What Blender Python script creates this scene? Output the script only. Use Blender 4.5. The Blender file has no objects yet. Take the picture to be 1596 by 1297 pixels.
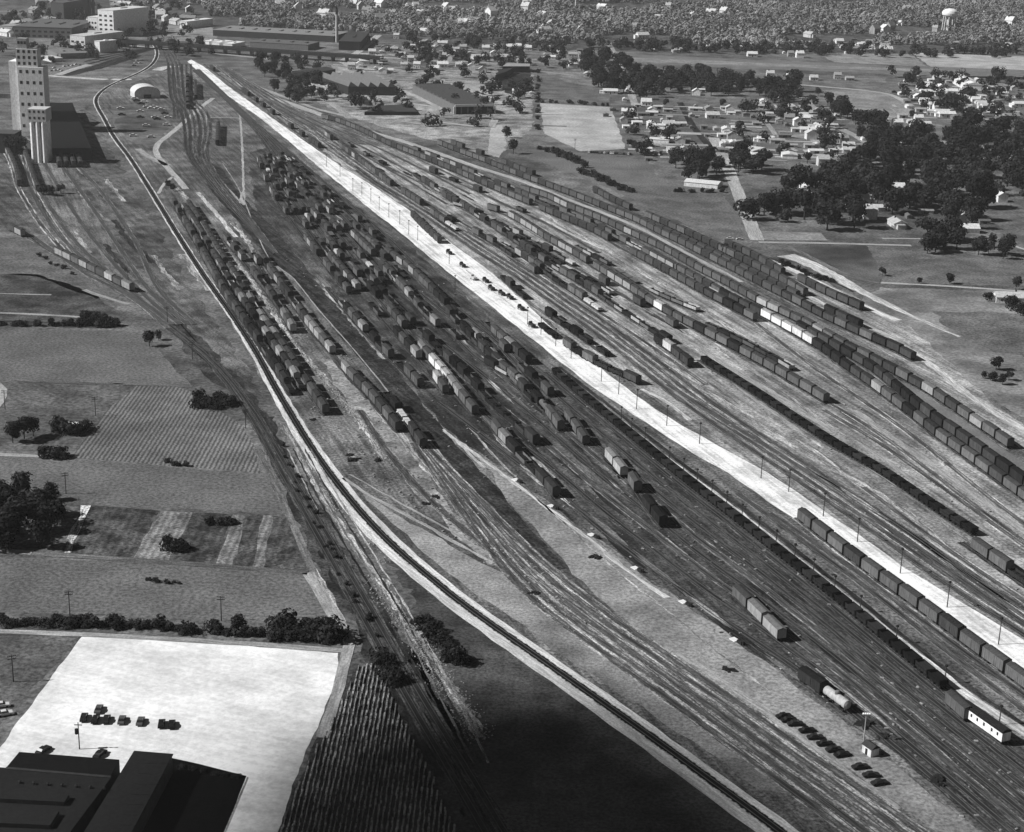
import bpy, math, random
import numpy as np
from mathutils import Vector, Matrix
R = random.Random(7)
C = bpy.context.scene.collection
SC = bpy.context.scene
# ------------------------------------------------------------------ camera model
W, H = 1596., 1297.
F = 2600.; HC = 240.; ROLL = math.atan(.03); PITCH = math.atan(864/2600)
SUN_AZ = 9.; SUN_EL = 39.            # shadows run towards azimuth 16 deg (from +X)
CR, SR, CP, SP = math.cos(ROLL), math.sin(ROLL), math.cos(PITCH), math.sin(PITCH)
def g(px, py, z=0.):
    """pixel of the photograph -> point of the ground (or of the level z)"""
    x = (px-W/2)/F; y = -(py-H/2)/F
    xr = x*CR-y*SR; yr = x*SR+y*CR
    t = (z-HC)/(-SP+yr*CP)
    return Vector((xr*t, (CP+yr*SP)*t, z))
def pr(v):
    z = v[2]-HC
    dep = v[1]*CP-z*SP; up = v[1]*SP+z*CP
    xr = v[0]/dep; yr = up/dep
    return ((xr*CR+yr*SR)*F+W/2, H/2-(-xr*SR+yr*CR)*F, dep)

# ------------------------------------------------------------------ materials
def gr(v): return (v, v, v, 1)
def nt(name, rough=.97, spec=.02):
    m = bpy.data.materials.new(name); m.use_nodes = True
    n = m.node_tree.nodes; b = n['Principled BSDF']
    b.inputs['Roughness'].default_value = rough
    b.inputs['Specular IOR Level'].default_value = spec
    return m, n, m.node_tree.links, b
def noise(n, l, vec, scale, detail=4, rough=.6, scl=None):
    t = n.new('ShaderNodeTexNoise'); t.inputs['Scale'].default_value = scale
    t.inputs['Detail'].default_value = detail; t.inputs['Roughness'].default_value = rough
    if scl is not None:
        mp = n.new('ShaderNodeMapping'); mp.inputs['Scale'].default_value = scl[:3]
        if len(scl) > 3: mp.inputs['Rotation'].default_value = (0, 0, scl[3])
        l.new(vec, mp.inputs['Vector']); vec = mp.outputs['Vector']
    l.new(vec, t.inputs['Vector'])
    return t.outputs['Fac']
def mrange(n, l, v, a, b, c, d):
    t = n.new('ShaderNodeMapRange'); t.inputs[1].default_value = a; t.inputs[2].default_value = b
    t.inputs[3].default_value = c; t.inputs[4].default_value = d; l.new(v, t.inputs[0]); return t.outputs[0]
def mul(n, l, a, b, op='MULTIPLY'):
    t = n.new('ShaderNodeMath'); t.operation = op
    for i, v in enumerate((a, b)):
        if isinstance(v, (int, float)): t.inputs[i].default_value = v
        else: l.new(v, t.inputs[i])
    return t.outputs[0]
def gmat(name, base, var=.45, big=.012, fine=.9, fvar=.6, streak=None, rows=None, mid=.09, mvar=.35):
    """ground: world-space noise at three sizes; streak=(angle,sx,sy); rows=(spacing, contrast, angle)"""
    m, n, l, b = nt(name)
    v = n.new('ShaderNodeTexCoord').outputs['Object']
    k = mrange(n, l, noise(n, l, v, big, 3), .38, .62, 1-var, 1+var)
    k = mul(n, l, k, mrange(n, l, noise(n, l, v, mid, 4), .38, .62, 1-mvar, 1+mvar))
    k = mul(n, l, k, mrange(n, l, noise(n, l, v, fine, 3, .7), .36, .64, 1-fvar, 1+fvar))
    if streak:
        a, sx, sy, sv = streak
        mr = n.new('ShaderNodeMapping'); mr.inputs['Rotation'].default_value = (0, 0, a); l.new(v, mr.inputs['Vector'])
        k = mul(n, l, k, mrange(n, l, noise(n, l, mr.outputs[0], 1, 4, .65, (sx, sy, 1)), .38, .62, 1-sv, 1+sv))
    if rows:
        mp = n.new('ShaderNodeMapping'); mp.inputs['Rotation'].default_value = (0, 0, rows[2]); l.new(v, mp.inputs[0])
        w = n.new('ShaderNodeTexWave'); w.inputs['Scale'].default_value = 1/rows[0]/3.1416*.5*3.1416/ .5 * .1592*2*1.0
        w.inputs['Scale'].default_value = .3142/rows[0]
        w.inputs['Distortion'].default_value = 2.2; w.inputs['Detail'].default_value = 2
        w.inputs['Detail Scale'].default_value = 3
        l.new(mp.outputs[0], w.inputs['Vector'])
        k = mul(n, l, k, mrange(n, l, w.outputs['Fac'], 0, 1, 1-rows[1], 1+rows[1]))
    k = mul(n, l, k, base); k = mul(n, l, k, .002, 'MAXIMUM'); k = mul(n, l, k, .86, 'MINIMUM')
    l.new(k, b.inputs['Base Color'])
    return m
def rmat(name, base, var=.4, svar=.5, fvar=.45, core=None, corew=1.35):
    """ribbon: UV = metres along / across, streaks run along it; core = darker tie band"""
    m, n, l, b = nt(name)
    uv = n.new('ShaderNodeUVMap').outputs[0]
    oi = n.new('ShaderNodeObjectInfo')
    ad = n.new('ShaderNodeVectorMath'); ad.operation = 'ADD'; l.new(uv, ad.inputs[0])
    cb = n.new('ShaderNodeCombineXYZ'); l.new(mul(n, l, oi.outputs['Random'], 900.), cb.inputs[2]); l.new(cb.outputs[0], ad.inputs[1])
    v = ad.outputs[0]
    k = mrange(n, l, noise(n, l, v, 1, 3, .6, (.018, .15, 1)), .38, .62, 1-var, 1+var)
    k = mul(n, l, k, mrange(n, l, noise(n, l, v, 1, 4, .7, (.12, 1.1, 1)), .38, .62, 1-svar, 1+svar))
    k = mul(n, l, k, mrange(n, l, noise(n, l, v, 1.3, 3, .7), .36, .64, 1-fvar, 1+fvar))
    if core is not None:
        sp = n.new('ShaderNodeSeparateXYZ'); l.new(uv, sp.inputs[0])
        av = mul(n, l, mul(n, l, sp.outputs[1], 0, 'ADD'), 0, 'ADD')
        t = n.new('ShaderNodeMath'); t.operation = 'ABSOLUTE'; l.new(av, t.inputs[0])
        e = mul(n, l, t.outputs[0], mrange(n, l, noise(n, l, v, .8, 3), .3, .7, -.35, .35), 'ADD')
        f = mrange(n, l, e, corew-.25, corew+.25, 1, 0)
        if corew < 1.5: f = mul(n, l, f, mrange(n, l, noise(n, l, v, 1, 3, .6, (.03, .25, 1)), .38, .6, .5, 1.))
        tie = n.new('ShaderNodeTexWave'); tie.inputs['Scale'].default_value = .3142/.6; tie.inputs['Distortion'].default_value = .6
        l.new(uv, tie.inputs[0])
        cc = mrange(n, l, tie.outputs['Fac'], 0, 1, core*.7, core*1.3)
        mx = n.new('ShaderNodeMix'); l.new(f, mx.inputs[0]); l.new(mul(n, l, k, base), mx.inputs[2]); l.new(cc, mx.inputs[3])
        k = mx.outputs[0]
    else: k = mul(n, l, k, base)
    k = mul(n, l, k, .002, 'MAXIMUM'); k = mul(n, l, k, .86, 'MINIMUM')
    l.new(k, b.inputs['Base Color'])
    return m
def pmat(name, base, var=.25, scale=.6, rough=.8, spec=.08):
    m, n, l, b = nt(name, rough, spec)
    v = n.new('ShaderNodeTexCoord').outputs['Object']
    k = mrange(n, l, noise(n, l, v, scale, 4, .65), .3, .7, (1-var)*base, (1+var)*base)
    l.new(k, b.inputs['Base Color']); return m
def cmat(name, k0=1., rough=.75, var=.3):
    """paint whose colour comes from the object's own colour, with streaky dirt"""
    m, n, l, b = nt(name, rough, .08)
    oi = n.new('ShaderNodeObjectInfo'); tc = n.new('ShaderNodeTexCoord').outputs['Object']
    ad = n.new('ShaderNodeVectorMath'); ad.operation = 'ADD'; l.new(tc, ad.inputs[0])
    cb = n.new('ShaderNodeCombineXYZ'); l.new(mul(n, l, oi.outputs['Random'], 300.), cb.inputs[0]); l.new(cb.outputs[0], ad.inputs[1])
    k = mrange(n, l, noise(n, l, ad.outputs[0], 1, 4, .7, (.9, .9, .35)), .3, .7, (1-var)*k0, (1+var)*k0)
    mx = n.new('ShaderNodeVectorMath'); mx.operation = 'SCALE'; l.new(oi.outputs['Color'], mx.inputs[0]); l.new(k, mx.inputs['Scale'])
    l.new(mx.outputs[0], b.inputs['Base Color']); return m
def leafmat(name, base, var=.6):
    m, n, l, b = nt(name, .9, .03)
    oi = n.new('ShaderNodeObjectInfo')
    v = n.new('ShaderNodeTexCoord').outputs['Object']
    k = mrange(n, l, noise(n, l, v, .35, 3, .6), .38, .62, 1-var, 1+var)
    k = mul(n, l, k, mrange(n, l, oi.outputs['Random'], 0, 1, .7*base, 1.45*base))
    l.new(k, b.inputs['Base Color']); return m

# ------------------------------------------------------------------ mesh helpers
class MB:
    def __init__(s): s.v = []; s.f = []; s.mi = []
    def add(s, vs, fs, mi=0):
        o = len(s.v); s.v += [tuple(v) for v in vs]
        s.f += [tuple(i+o for i in f) for f in fs]; s.mi += [mi]*len(fs)
    def box(s, x0, x1, y0, y1, z0, z1, mi=0, M=None, taper=0):
        t = taper
        vs = [(x0, y0, z0), (x1, y0, z0), (x1, y1, z0), (x0, y1, z0), (x0+t, y0+t, z1), (x1-t, y0+t, z1), (x1-t, y1-t, z1), (x0+t, y1-t, z1)]
        if M: vs = [M @ Vector(v) for v in vs]
        s.add(vs, [(3, 2, 1, 0), (4, 5, 6, 7), (0, 1, 5, 4), (1, 2, 6, 5), (2, 3, 7, 6), (3, 0, 4, 7)], mi)
    def gable(s, x0, x1, y0, y1, z0, z1, mi=0, axis='x', M=None, th=.2):
        """roof solid with ridge along axis"""
        if axis == 'x':
            ym = (y0+y1)/2
            vs = [(x0, y0, z0), (x1, y0, z0), (x1, y1, z0), (x0, y1, z0), (x0, ym, z1), (x1, ym, z1)]
        else:
            xm = (x0+x1)/2
            vs = [(x1, y0, z0), (x1, y1, z0), (x0, y1, z0), (x0, y0, z0), (xm, y0, z1), (xm, y1, z1)]
        if M: vs = [M @ Vector(v) for v in vs]
        s.add(vs, [(3, 2, 1, 0), (0, 1, 5, 4), (2, 3, 4, 5), (0, 4, 3), (1, 2, 5)], mi)
    def cyl(s, p0, p1, r0, r1=None, k=10, mi=0, caps=True, rings=None):
        r1 = r0 if r1 is None else r1
        p0 = Vector(p0); p1 = Vector(p1); d = (p1-p0).normalized()
        a = d.orthogonal().normalized(); b = d.cross(a)
        vs = []
        for p, r in ((p0, r0), (p1, r1)):
            for i in range(k):
                t = 2*math.pi*i/k; vs.append(p+(a*math.cos(t)+b*math.sin(t))*r)
        fs = [(i, (i+1) % k, k+(i+1) % k, k+i) for i in range(k)]
        if caps: fs += [tuple(range(k-1, -1, -1)), tuple(range(k, 2*k))]
        s.add(vs, fs, mi)
    def lathe(s, cx, cy, prof, k=16, mi=0):
        vs = []; fs = []
        for r, z in prof:
            for i in range(k):
                t = 2*math.pi*i/k; vs.append((cx+r*math.cos(t), cy+r*math.sin(t), z))
        for j in range(len(prof)-1):
            for i in range(k): fs.append((j*k+i, j*k+(i+1) % k, (j+1)*k+(i+1) % k, (j+1)*k+i))
        fs.append(tuple(range((len(prof)-1)*k, len(prof)*k))); s.add(vs, fs, mi)
    def mesh(s, name, mats):
        me = bpy.data.meshes.new(name); me.from_pydata(s.v, [], s.f)
        for m in (mats if isinstance(mats, (list, tuple)) else [mats]): me.materials.append(m)
        if any(s.mi): me.polygons.foreach_set('material_index', s.mi)
        me.update(); return me
    def obj(s, name, mats, parent=None): return link(name, s.mesh(name, mats), parent)
def link(name, me, parent=None, loc=None, rz=0):
    o = bpy.data.objects.new(name, me); C.objects.link(o)
    if parent: o.parent = parent
    if loc is not None: o.location = loc
    if rz: o.rotation_euler = (0, 0, rz)
    return o
def tag(o, label=None, cat=None, group=None, kind=None):
    if label: o['label'] = label
    if cat: o['category'] = cat
    if group: o['group'] = group
    if kind: o['kind'] = kind
    return o
def thing(name, label, cat, loc=(0, 0, 0), rz=0, group=None):
    o = bpy.data.objects.new(name, None); C.objects.link(o); o.location = loc; o.rotation_euler = (0, 0, rz)
    o.empty_display_size = .5
    return tag(o, label, cat, group)
def dup(src, loc, rz, label, group, color=None, scale=None):
    r = src['root'].copy(); C.objects.link(r); r.location = loc; r.rotation_euler = (0, 0, rz)
    r['label'] = label
    if group: r['group'] = group
    if scale: r.scale = scale
    for ch in src['kids']:
        c = ch.copy(); C.objects.link(c); c.parent = r
        if color is not None: c.color = gr(color)
        if ch.name in src['sub']:
            for g2 in src['sub'][ch.name]:
                d = g2.copy(); C.objects.link(d); d.parent = c
                if color is not None: d.color = gr(color)
    return r
PROTOS = []
def proto(root):
    kids = [o for o in bpy.data.objects if o.parent == root]
    sub = {k.name: [o for o in bpy.data.objects if o.parent == k] for k in kids}
    sub = {k: v for k, v in sub.items() if v}
    PROTOS.append((root, kids, sub))
    return {'root': root, 'kids': kids, 'sub': sub}
def ordinal(n):
    return '%d%s' % (n, 'th' if 10 <= n % 100 <= 20 else {1: 'st', 2: 'nd', 3: 'rd'}.get(n % 10, 'th'))

# ------------------------------------------------------------------ curves and ribbons
def catmull(P, step):
    P = [Vector((p[0], p[1], 0)) for p in P]
    if len(P) == 2: out = [P[0].lerp(P[1], i/50) for i in range(51)]
    else:
        Q = [P[0]*2-P[1]]+P+[P[-1]*2-P[-2]]; out = []
        for i in range(1, len(Q)-2):
            a, b, c, d = Q[i-1:i+3]
            for k in range(24):
                t = k/24
                out.append(.5*((2*b)+(c-a)*t+(2*a-5*b+4*c-d)*t*t+(3*b-a-3*c+d)*t**3))
        out.append(P[-1])
    # resample
    acc = [0]
    for i in range(1, len(out)): acc.append(acc[-1]+(out[i]-out[i-1]).length)
    L = acc[-1]; n = max(2, int(L/step)); res = []; j = 0
    for i in range(n+1):
        s = L*i/n
        while j < len(acc)-2 and acc[j+1] < s: j += 1
        d = acc[j+1]-acc[j]; res.append(out[j].lerp(out[j+1], (s-acc[j])/d if d > 0 else 0))
    return res
def smooth(pts, it=6):
    for _ in range(it):
        pts = [pts[0]]+[(pts[i-1]+pts[i]*2+pts[i+1])/4 for i in range(1, len(pts)-1)]+[pts[-1]]
    return pts
def curve(px, step=7., off=0., sm=8):
    c = smooth(catmull([g(*p) for p in px], step), sm)
    if off: c = offset(c, off)
    return c
def normals(c):
    N = []
    for i in range(len(c)):
        t = (c[min(i+1, len(c)-1)]-c[max(i-1, 0)]).normalized()
        n = Vector((t.y, -t.x, 0))
        if n.x < 0: n = -n            # + = to the right in the picture
        N.append(n)
    return N
def offset(c, d):
    N = normals(c); return [p+n*(d if not callable(d) else d(i/(len(c)-1))) for i, (p, n) in enumerate(zip(c, N))]
def ribbon(name, c, wl, wr, z, mat, jit=0., rails=False, extra=None):
    """strip along curve c, from -wl to +wr metres across it"""
    N = normals(c); vs = []; fs = []; uv = []
    s = 0; n = len(c)
    for i, (p, nn) in enumerate(zip(c, N)):
        if i: s += (p-c[i-1]).length
        a = wl(i/(n-1)) if callable(wl) else wl; b = wr(i/(n-1)) if callable(wr) else wr
        a += R.uniform(-jit, jit); b += R.uniform(-jit, jit)
        q0 = p-nn*a; q1 = p+nn*b
        vs += [(q0.x, q0.y, z), (q1.x, q1.y, z)]; uv += [(s, -a), (s, b)]
        if i: k = 2*i; fs.append((k-2, k-1, k+1, k))
    mi = [0]*len(fs)
    if rails:
        for off in (-.75, .75):
            o = len(vs)
            for p, nn in zip(c, N):
                for dx, dz in ((-.09, 0), (-.09, .2), (.09, .2), (.09, 0)):
                    q = p+nn*(off+dx); vs.append((q.x, q.y, z+.01+dz)); uv.append((0, 0))
            for i in range(n-1):
                for k in range(3):
                    a = o+i*4+k; fs.append((a, a+1, a+5, a+4)); mi.append(1)
    me = bpy.data.meshes.new(name); me.from_pydata(vs, [], fs)
    for m in (mat if isinstance(mat, list) else [mat]): me.materials.append(m)
    me.polygons.foreach_set('material_index', mi)
    ul = me.uv_layers.new(name='UVMap'); idx = np.empty(len(me.loops), dtype=np.int32); me.loops.foreach_get('vertex_index', idx)
    ul.data.foreach_set('uv', np.array(uv, dtype=np.float32)[idx].ravel())
    me.update()
    # faces must look up
    me.polygons.foreach_get('material_index', np.empty(len(me.polygons), dtype=np.int32))
    o = link(name, me); o['kind'] = 'structure'; return o
def poly(name, px, z, mat, jit=.6, step=6., world=False):
    P = [(Vector((p[0], p[1], 0)) if world else g(*p)) for p in px]; vs = []
    for i in range(len(P)):
        a, b = P[i], P[(i+1) % len(P)]; n = max(1, min(60, int((b-a).length/step)))
        d = (b-a).normalized(); nn = Vector((d.y, -d.x, 0)); ph = R.uniform(0, 9)
        for k in range(n):
            j = jit*(.7*math.sin(ph+k*.9)+R.uniform(-.6, .6)) if k else 0
            q = a.lerp(b, k/n)+nn*j; vs.append((q.x, q.y, z))
    import bmesh
    bm = bmesh.new(); f = bm.faces.new([bm.verts.new(v) for v in vs])
    bmesh.ops.triangulate(bm, faces=[f]); bmesh.ops.recalc_face_normals(bm, faces=bm.faces)
    for f in bm.faces:
        f.normal_update()
        if f.normal.z < 0: f.normal_flip()
    me = bpy.data.meshes.new(name); bm.to_mesh(me); bm.free(); me.materials.append(mat)
    o = link(name, me); o['kind'] = 'structure'; return o
def ilerp(A, B, t, step=7.):
    """curve between two pixel polylines"""
    a = catmull([g(*p) for p in A], 12); b = catmull([g(*p) for p in B], 12); n = 60; out = []
    for i in range(n+1):
        u = i/n; p = a[int(u*(len(a)-1))]; q = b[int(u*(len(b)-1))]
        out.append(p.lerp(q, t))
    return smooth(catmull(out[::3], step), 6)
def inpoly(x, y, P):
    r = False; j = len(P)-1
    for i in range(len(P)):
        if (P[i][1] > y) != (P[j][1] > y) and x < (P[j][0]-P[i][0])*(y-P[i][1])/(P[j][1]-P[i][1])+P[i][0]: r = not r
        j = i
    return r
HAZE = .00005; EXPO = .22
# ================================================================== GROUND
STK = math.radians(70)
M_grass = gmat('dry_grass', .12, var=.35, big=.006, mid=.05, mvar=.35, fine=.5, fvar=.5)
M_field = gmat('field_grass', .13, var=.12, big=.01, mid=.04, mvar=.12, fine=.7, fvar=.45)
M_field2 = gmat('field_grass_dull', .12, var=.2, big=.01, mid=.06, mvar=.25, fine=.6, fvar=.5)
M_fieldD = gmat('field_dark', .065, var=.3, big=.02, mid=.08, mvar=.4, fine=.7, fvar=.6)
M_black = gmat('ploughed_black', .062, var=.3, big=.02, mid=.1, mvar=.3, fine=.9, fvar=.5)
M_pale = gmat('pale_stubble', .36, var=.1, big=.01, mid=.04, mvar=.15, fine=.4, fvar=.25)
M_pale2 = gmat('stubble', .22, var=.15, big=.01, mid=.05, mvar=.2, fine=.4, fvar=.3)
M_rows = gmat('ploughed_rows', .125, var=.12, mid=.05, mvar=.2, fine=.9, fvar=.35, rows=(1.9, .5, 0))
M_garden = gmat('garden_rows', .07, var=.2, mid=.12, mvar=.5, fine=.8, fvar=.6, rows=(3.4, .2, 0))
M_gardenL = gmat('garden_rows_light', .19, var=.2, mid=.12, mvar=.4, fine=.8, fvar=.5, rows=(2.5, .25, 0))
M_corn = gmat('corn_soil', .04, var=.2, mid=.1, mvar=.3, fine=.9, fvar=.5)
M_white = gmat('white_gravel', .7, var=.1, big=.02, mid=.06, mvar=.12, fine=.5, fvar=.12, streak=(.35, .03, .3, .08))
M_yardA = gmat('yard_cinder', .12, var=.35, big=.01, mid=.06, mvar=.3, fine=.8, fvar=.65, streak=(STK, .02, .35, .4))
M_yardB = gmat('yard_cinder_dark', .06, var=.5, big=.012, mid=.08, mvar=.35, fine=.8, fvar=.65, streak=(STK, .02, .35, .45))
M_yardC = gmat('yard_ballast', .25, var=.3, big=.01, mid=.06, mvar=.3, fine=.7, fvar=.5, streak=(math.radians(72), .015, .3, .45))
M_lane = gmat('cinder_lane', .034, var=.25, mid=.1, mvar=.4, fine=.7, fvar=.75, streak=(math.radians(65), .02, .5, .5))
M_gravel = gmat('gravel', .22, var=.15, mid=.05, mvar=.25, fine=.7, fvar=.4)
M_dirt = gmat('bare_dirt', .25, var=.3, mid=.08, mvar=.4, fine=.6, fvar=.5)
M_asph = gmat('asphalt_grey', .17, var=.1, mid=.05, mvar=.12, fine=.8, fvar=.2)
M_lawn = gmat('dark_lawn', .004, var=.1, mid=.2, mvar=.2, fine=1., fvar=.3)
M_town = gmat('town_grass', .14, var=.3, big=.01, mid=.06, mvar=.4, fine=.4, fvar=.5)
M_forest = gmat('wood_floor', .08, var=.2, big=.01, mid=.06, mvar=.4, fine=.3, fvar=.5)
M_rail = pmat('rail_steel', .07, .3, .3, .6, .2)
M_trk = rmat('track_bed', .17, svar=.8, core=.028)
M_trkD = rmat('track_bed_dark', .07, svar=.75, fvar=.6, core=.024)
M_trkL = rmat('track_bed_light', .36, svar=.7, core=.035)
M_trkM = rmat('main_track_bed', .56, var=.15, svar=.25, fvar=.2, core=.010, corew=1.75)
M_road = rmat('dirt_road', .36, var=.15, svar=.25, fvar=.25)
M_roadG = rmat('gravel_road', .3, var=.15, svar=.3, fvar=.25)
M_roadD = rmat('worn_path', .13, var=.3, svar=.4, fvar=.4)
M_strW = rmat('white_ballast', .55, var=.15, svar=.3, fvar=.25)
M_strS = rmat('pale_ballast', .46, var=.2, svar=.4, fvar=.2)
M_streak = rmat('ballast_streak', .27, var=.5, svar=.6, fvar=.5)
M_dark = rmat('ash_streak', .03, var=.4, svar=.5, fvar=.5)  # ash tone, also used as painted tree shade on the town avenue
M_debris = rmat('pale_debris', .3, var=.5, svar=.75, fvar=.7)

S = 'structure'
gp = [(-6000, 150), (6000, 150), (6000, 7000), (-6000, 7000)]
poly('ground', gp, 0, M_grass, 0, 1e9, True)
z1, z2, z3, z4, z5, z6 = .03, .06, .09, .12, .15, .18
# left-hand fields
poly('field', [(-90, 512), (195, 516), (225, 526), (250, 548), (275, 580), (298, 600), (215, 599), (-90, 590)], z1, M_field)
poly('field', [(-90, 425), (60, 428), (130, 452), (175, 478), (200, 490), (180, 512), (-90, 506)], z1, M_fieldD, 1.5)
poly('field', [(-90, 370), (60, 374), (110, 400), (170, 440), (200, 462), (150, 466), (60, 432), (-90, 420)], z1, M_field2, 1.)
poly('field', [(213, 601), (270, 601), (300, 612), (345, 641), (380, 666), (398, 700), (407, 738), (110, 713), (165, 641)], z1, M_rows, .4)
poly('field', [(-90, 705), (110, 714), (408, 740), (425, 770), (440, 800), (140, 787), (-90, 775)], z1, M_field, .6)
poly('field', [(133, 788), (250, 796), (205, 873), (90, 864)], z1, M_garden, .6)
poly('field', [(251, 796), (300, 799), (262, 877), (206, 873)], z2, M_gardenL, .6)
poly('field', [(301, 799), (362, 802), (335, 882), (263, 877)], z1, M_garden, .6)
poly('field', [(363, 802), (385, 803), (362, 884), (336, 882)], z2, M_gardenL, .6)
poly('field', [(386, 803), (410, 803), (392, 886), (363, 884)], z1, M_garden, .6)
poly('field', [(411, 803), (425, 804), (410, 887), (393, 886)], z2, M_gardenL, .6)
poly('field', [(426, 804), (445, 806), (478, 880), (470, 888), (411, 887)], z1, M_garden, .6)
poly('field', [(-90, 866), (240, 876), (488, 896), (505, 925), (525, 975), (-90, 950)], z1, M_field, .6)
poly('field', [(-90, 975), (125, 990), (105, 1015), (-60, 1200), (-90, 1200)], z1, M_field2, .8)
# pale car park of the works
poly('gravel_lot', [(128, 992), (300, 1000), (527, 1018), (524, 1060), (505, 1110), (482, 1160), (455, 1225), (425, 1340), (-120, 1340), (0, 1165), (60, 1082)], z2, M_white, .3, 3)
poly('field', [(540, 1020), (600, 1010), (800, 1400), (380, 1400), (470, 1210), (525, 1090)], z1, M_fieldD, .8)
poly('field', [(556, 1040), (590, 1036), (606, 1080), (640, 1150), (760, 1400), (395, 1400), (470, 1210), (520, 1120)], z2, M_corn, .5)
poly('field', [(598, 868), (640, 892), (720, 953), (800, 1012), (900, 1082), (1000, 1150), (1100, 1225), (1200, 1300), (1330, 1400), (790, 1400), (700, 1200), (640, 1060), (660, 960)], z2, M_black, 2.6, 3)
# yard bottom cover
poly('yard_ground', [(150, 150), (300, 95), (420, 140), (620, 215), (820, 285), (1000, 340), (1180, 395), (1250, 420), (1500, 600), (1800, 760), (1800, 1500), (1300, 1400), (1100, 1200), (900, 1065), (720, 940), (560, 800), (430, 630), (300, 395), (200, 235)], z1, M_yardA, 1.)
poly('yard_ground', [(440, 400), (505, 435), (560, 500), (690, 665), (800, 745), (930, 838), (1068, 942), (1240, 1060), (1450, 1220), (1600, 1340), (1800, 1400), (1800, 1340), (1596, 1165), (1400, 1012), (1200, 853), (1004, 698), (861, 578), (760, 495), (640, 385), (560, 325), (430, 225), (385, 240), (400, 330)], z2, M_yardB, 1.)
poly('yard_ground', [(583, 300), (480, 215), (640, 235), (800, 300), (1000, 400), (1140, 450), (1300, 560), (1450, 660), (1800, 880), (1800, 1180), (1596, 1045), (1400, 900), (1200, 760), (1044, 640), (900, 535), (760, 430), (640, 340)], z2, M_yardC, 1.)
poly('yard_ground', [(1180, 398), (1260, 425), (1420, 510), (1560, 640), (1700, 730), (1590, 700), (1410, 565), (1230, 470)], z2, M_yardC, 1.)
poly('cinder_lane', [(322, 250), (345, 262), (380, 310), (430, 360), (492, 435), (554, 503), (620, 580), (693, 673), (726, 709), (769, 754), (800, 793), (851, 849), (886, 884), (870, 890), (838, 868), (800, 843), (718, 747), (680, 698), (620, 630), (560, 559), (513, 503), (454, 431), (416, 400), (375, 350), (330, 300), (305, 255)], z3, M_lane, .7)
poly('gravel_flat', [(745, 712), (800, 748), (858, 793), (925, 838), (993, 890), (1068, 944), (1148, 1002), (1230, 1062), (1330, 1140), (1440, 1230), (1560, 1330), (1500, 1330), (1380, 1240), (1290, 1180), (1150, 1095), (1020, 1000), (930, 930), (886, 884), (851, 845), (800, 790)], z3, M_gravel, 1.2)
poly('gravel_flat', [(540, 745), (600, 790), (700, 850), (800, 905), (860, 945), (960, 1020), (1060, 1090), (1180, 1180), (1240, 1240), (1180, 1230), (1100, 1170), (1000, 1100), (900, 1040), (800, 965), (700, 895), (610, 815)], z3, gmat('gravel_dull', .2, fvar=.4, mvar=.15), 1.)
poly('dirt_flat', [(500, 560), (530, 560), (640, 700), (700, 790), (800, 880), (760, 880), (640, 760), (560, 660)], z3, M_dirt, 1.5)
poly('dirt_flat', [(470, 700), (545, 690), (600, 740), (560, 745), (510, 738)], z3, M_yardA, 1.2)
poly('asphalt_wedge', [(1290, 536), (1369, 577), (1463, 625), (1527, 673), (1600, 726), (1700, 800), (1680, 830), (1593, 749), (1514, 690), (1433, 642), (1349, 582)], z3, M_asph, .3)
# right hand fields
poly('field', [(842, 161), (952, 167), (975, 232), (905, 236), (848, 208)], z1, M_pale, .8)
poly('field', [(836, 108), (900, 110), (906, 135), (950, 150), (952, 166), (841, 160)], z1, M_field2, .8)
poly('field', [(800, 236), (905, 238), (1010, 250), (1030, 285), (1120, 298), (1145, 330), (1170, 372), (1140, 380), (1060, 345), (930, 285)], z1, M_field, 1.)
poly('field', [(940, 284), (1040, 296), (1125, 300), (1165, 370), (1120, 366), (1000, 315)], z2, M_field2, 1.)
poly('field', [(965, 84), (1240, 96), (1430, 104), (1700, 112), (1700, 135), (1596, 124), (1300, 112), (1000, 100)], z1, gmat('fallow_band', .15, var=.1, mvar=.15, fine=.3, fvar=.2), 1.5)
poly('field', [(975, 96), (1100, 100), (1300, 107), (1450, 112), (1450, 108), (1300, 103), (1100, 94), (980, 90)], z2, M_pale2, 1.5)
poly('field', [(1420, 82), (1590, 88), (1700, 92), (1700, 112), (1590, 109), (1450, 104)], z2, M_pale, 1.)
poly('field', [(1275, 85), (1420, 84), (1445, 104), (1300, 97)], z2, M_pale2, 1.5)
poly('field', [(1280, 140), (1370, 142), (1420, 165), (1430, 185), (1380, 188), (1310, 165)], z1, M_pale2, 1.5)
poly('field', [(1000, 165), (1060, 160), (1200, 150), (1270, 170), (1300, 235), (1230, 250), (1120, 250), (1000, 240), (975, 200)], z1, M_field2, 1.2)
poly('field', [(1185, 360), (1280, 363), (1290, 375), (1188, 374)], z2, M_pale2, .5)
poly('field', [(1235, 385), (1350, 383), (1368, 415), (1372, 438), (1340, 438), (1290, 410)], z2, gmat('turf_dark', .085, mvar=.15, fvar=.4), .8)
poly('field', [(1350, 383), (1420, 386), (1420, 405), (1600, 398), (1700, 400), (1700, 450), (1372, 440), (1368, 415)], z1, M_field2, 1.5)
poly('field', [(1372, 448), (1600, 455), (1740, 560), (1740, 740), (1600, 655), (1500, 590), (1420, 530), (1340, 470)], z1, gmat('meadow', .19, var=.35, big=.02, mid=.05, mvar=.2, fine=.5, fvar=.35), 2.)
poly('field', [(1450, 485), (1600, 490), (1700, 540), (1600, 560), (1500, 530)], z2, M_field2, 4.)
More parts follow.
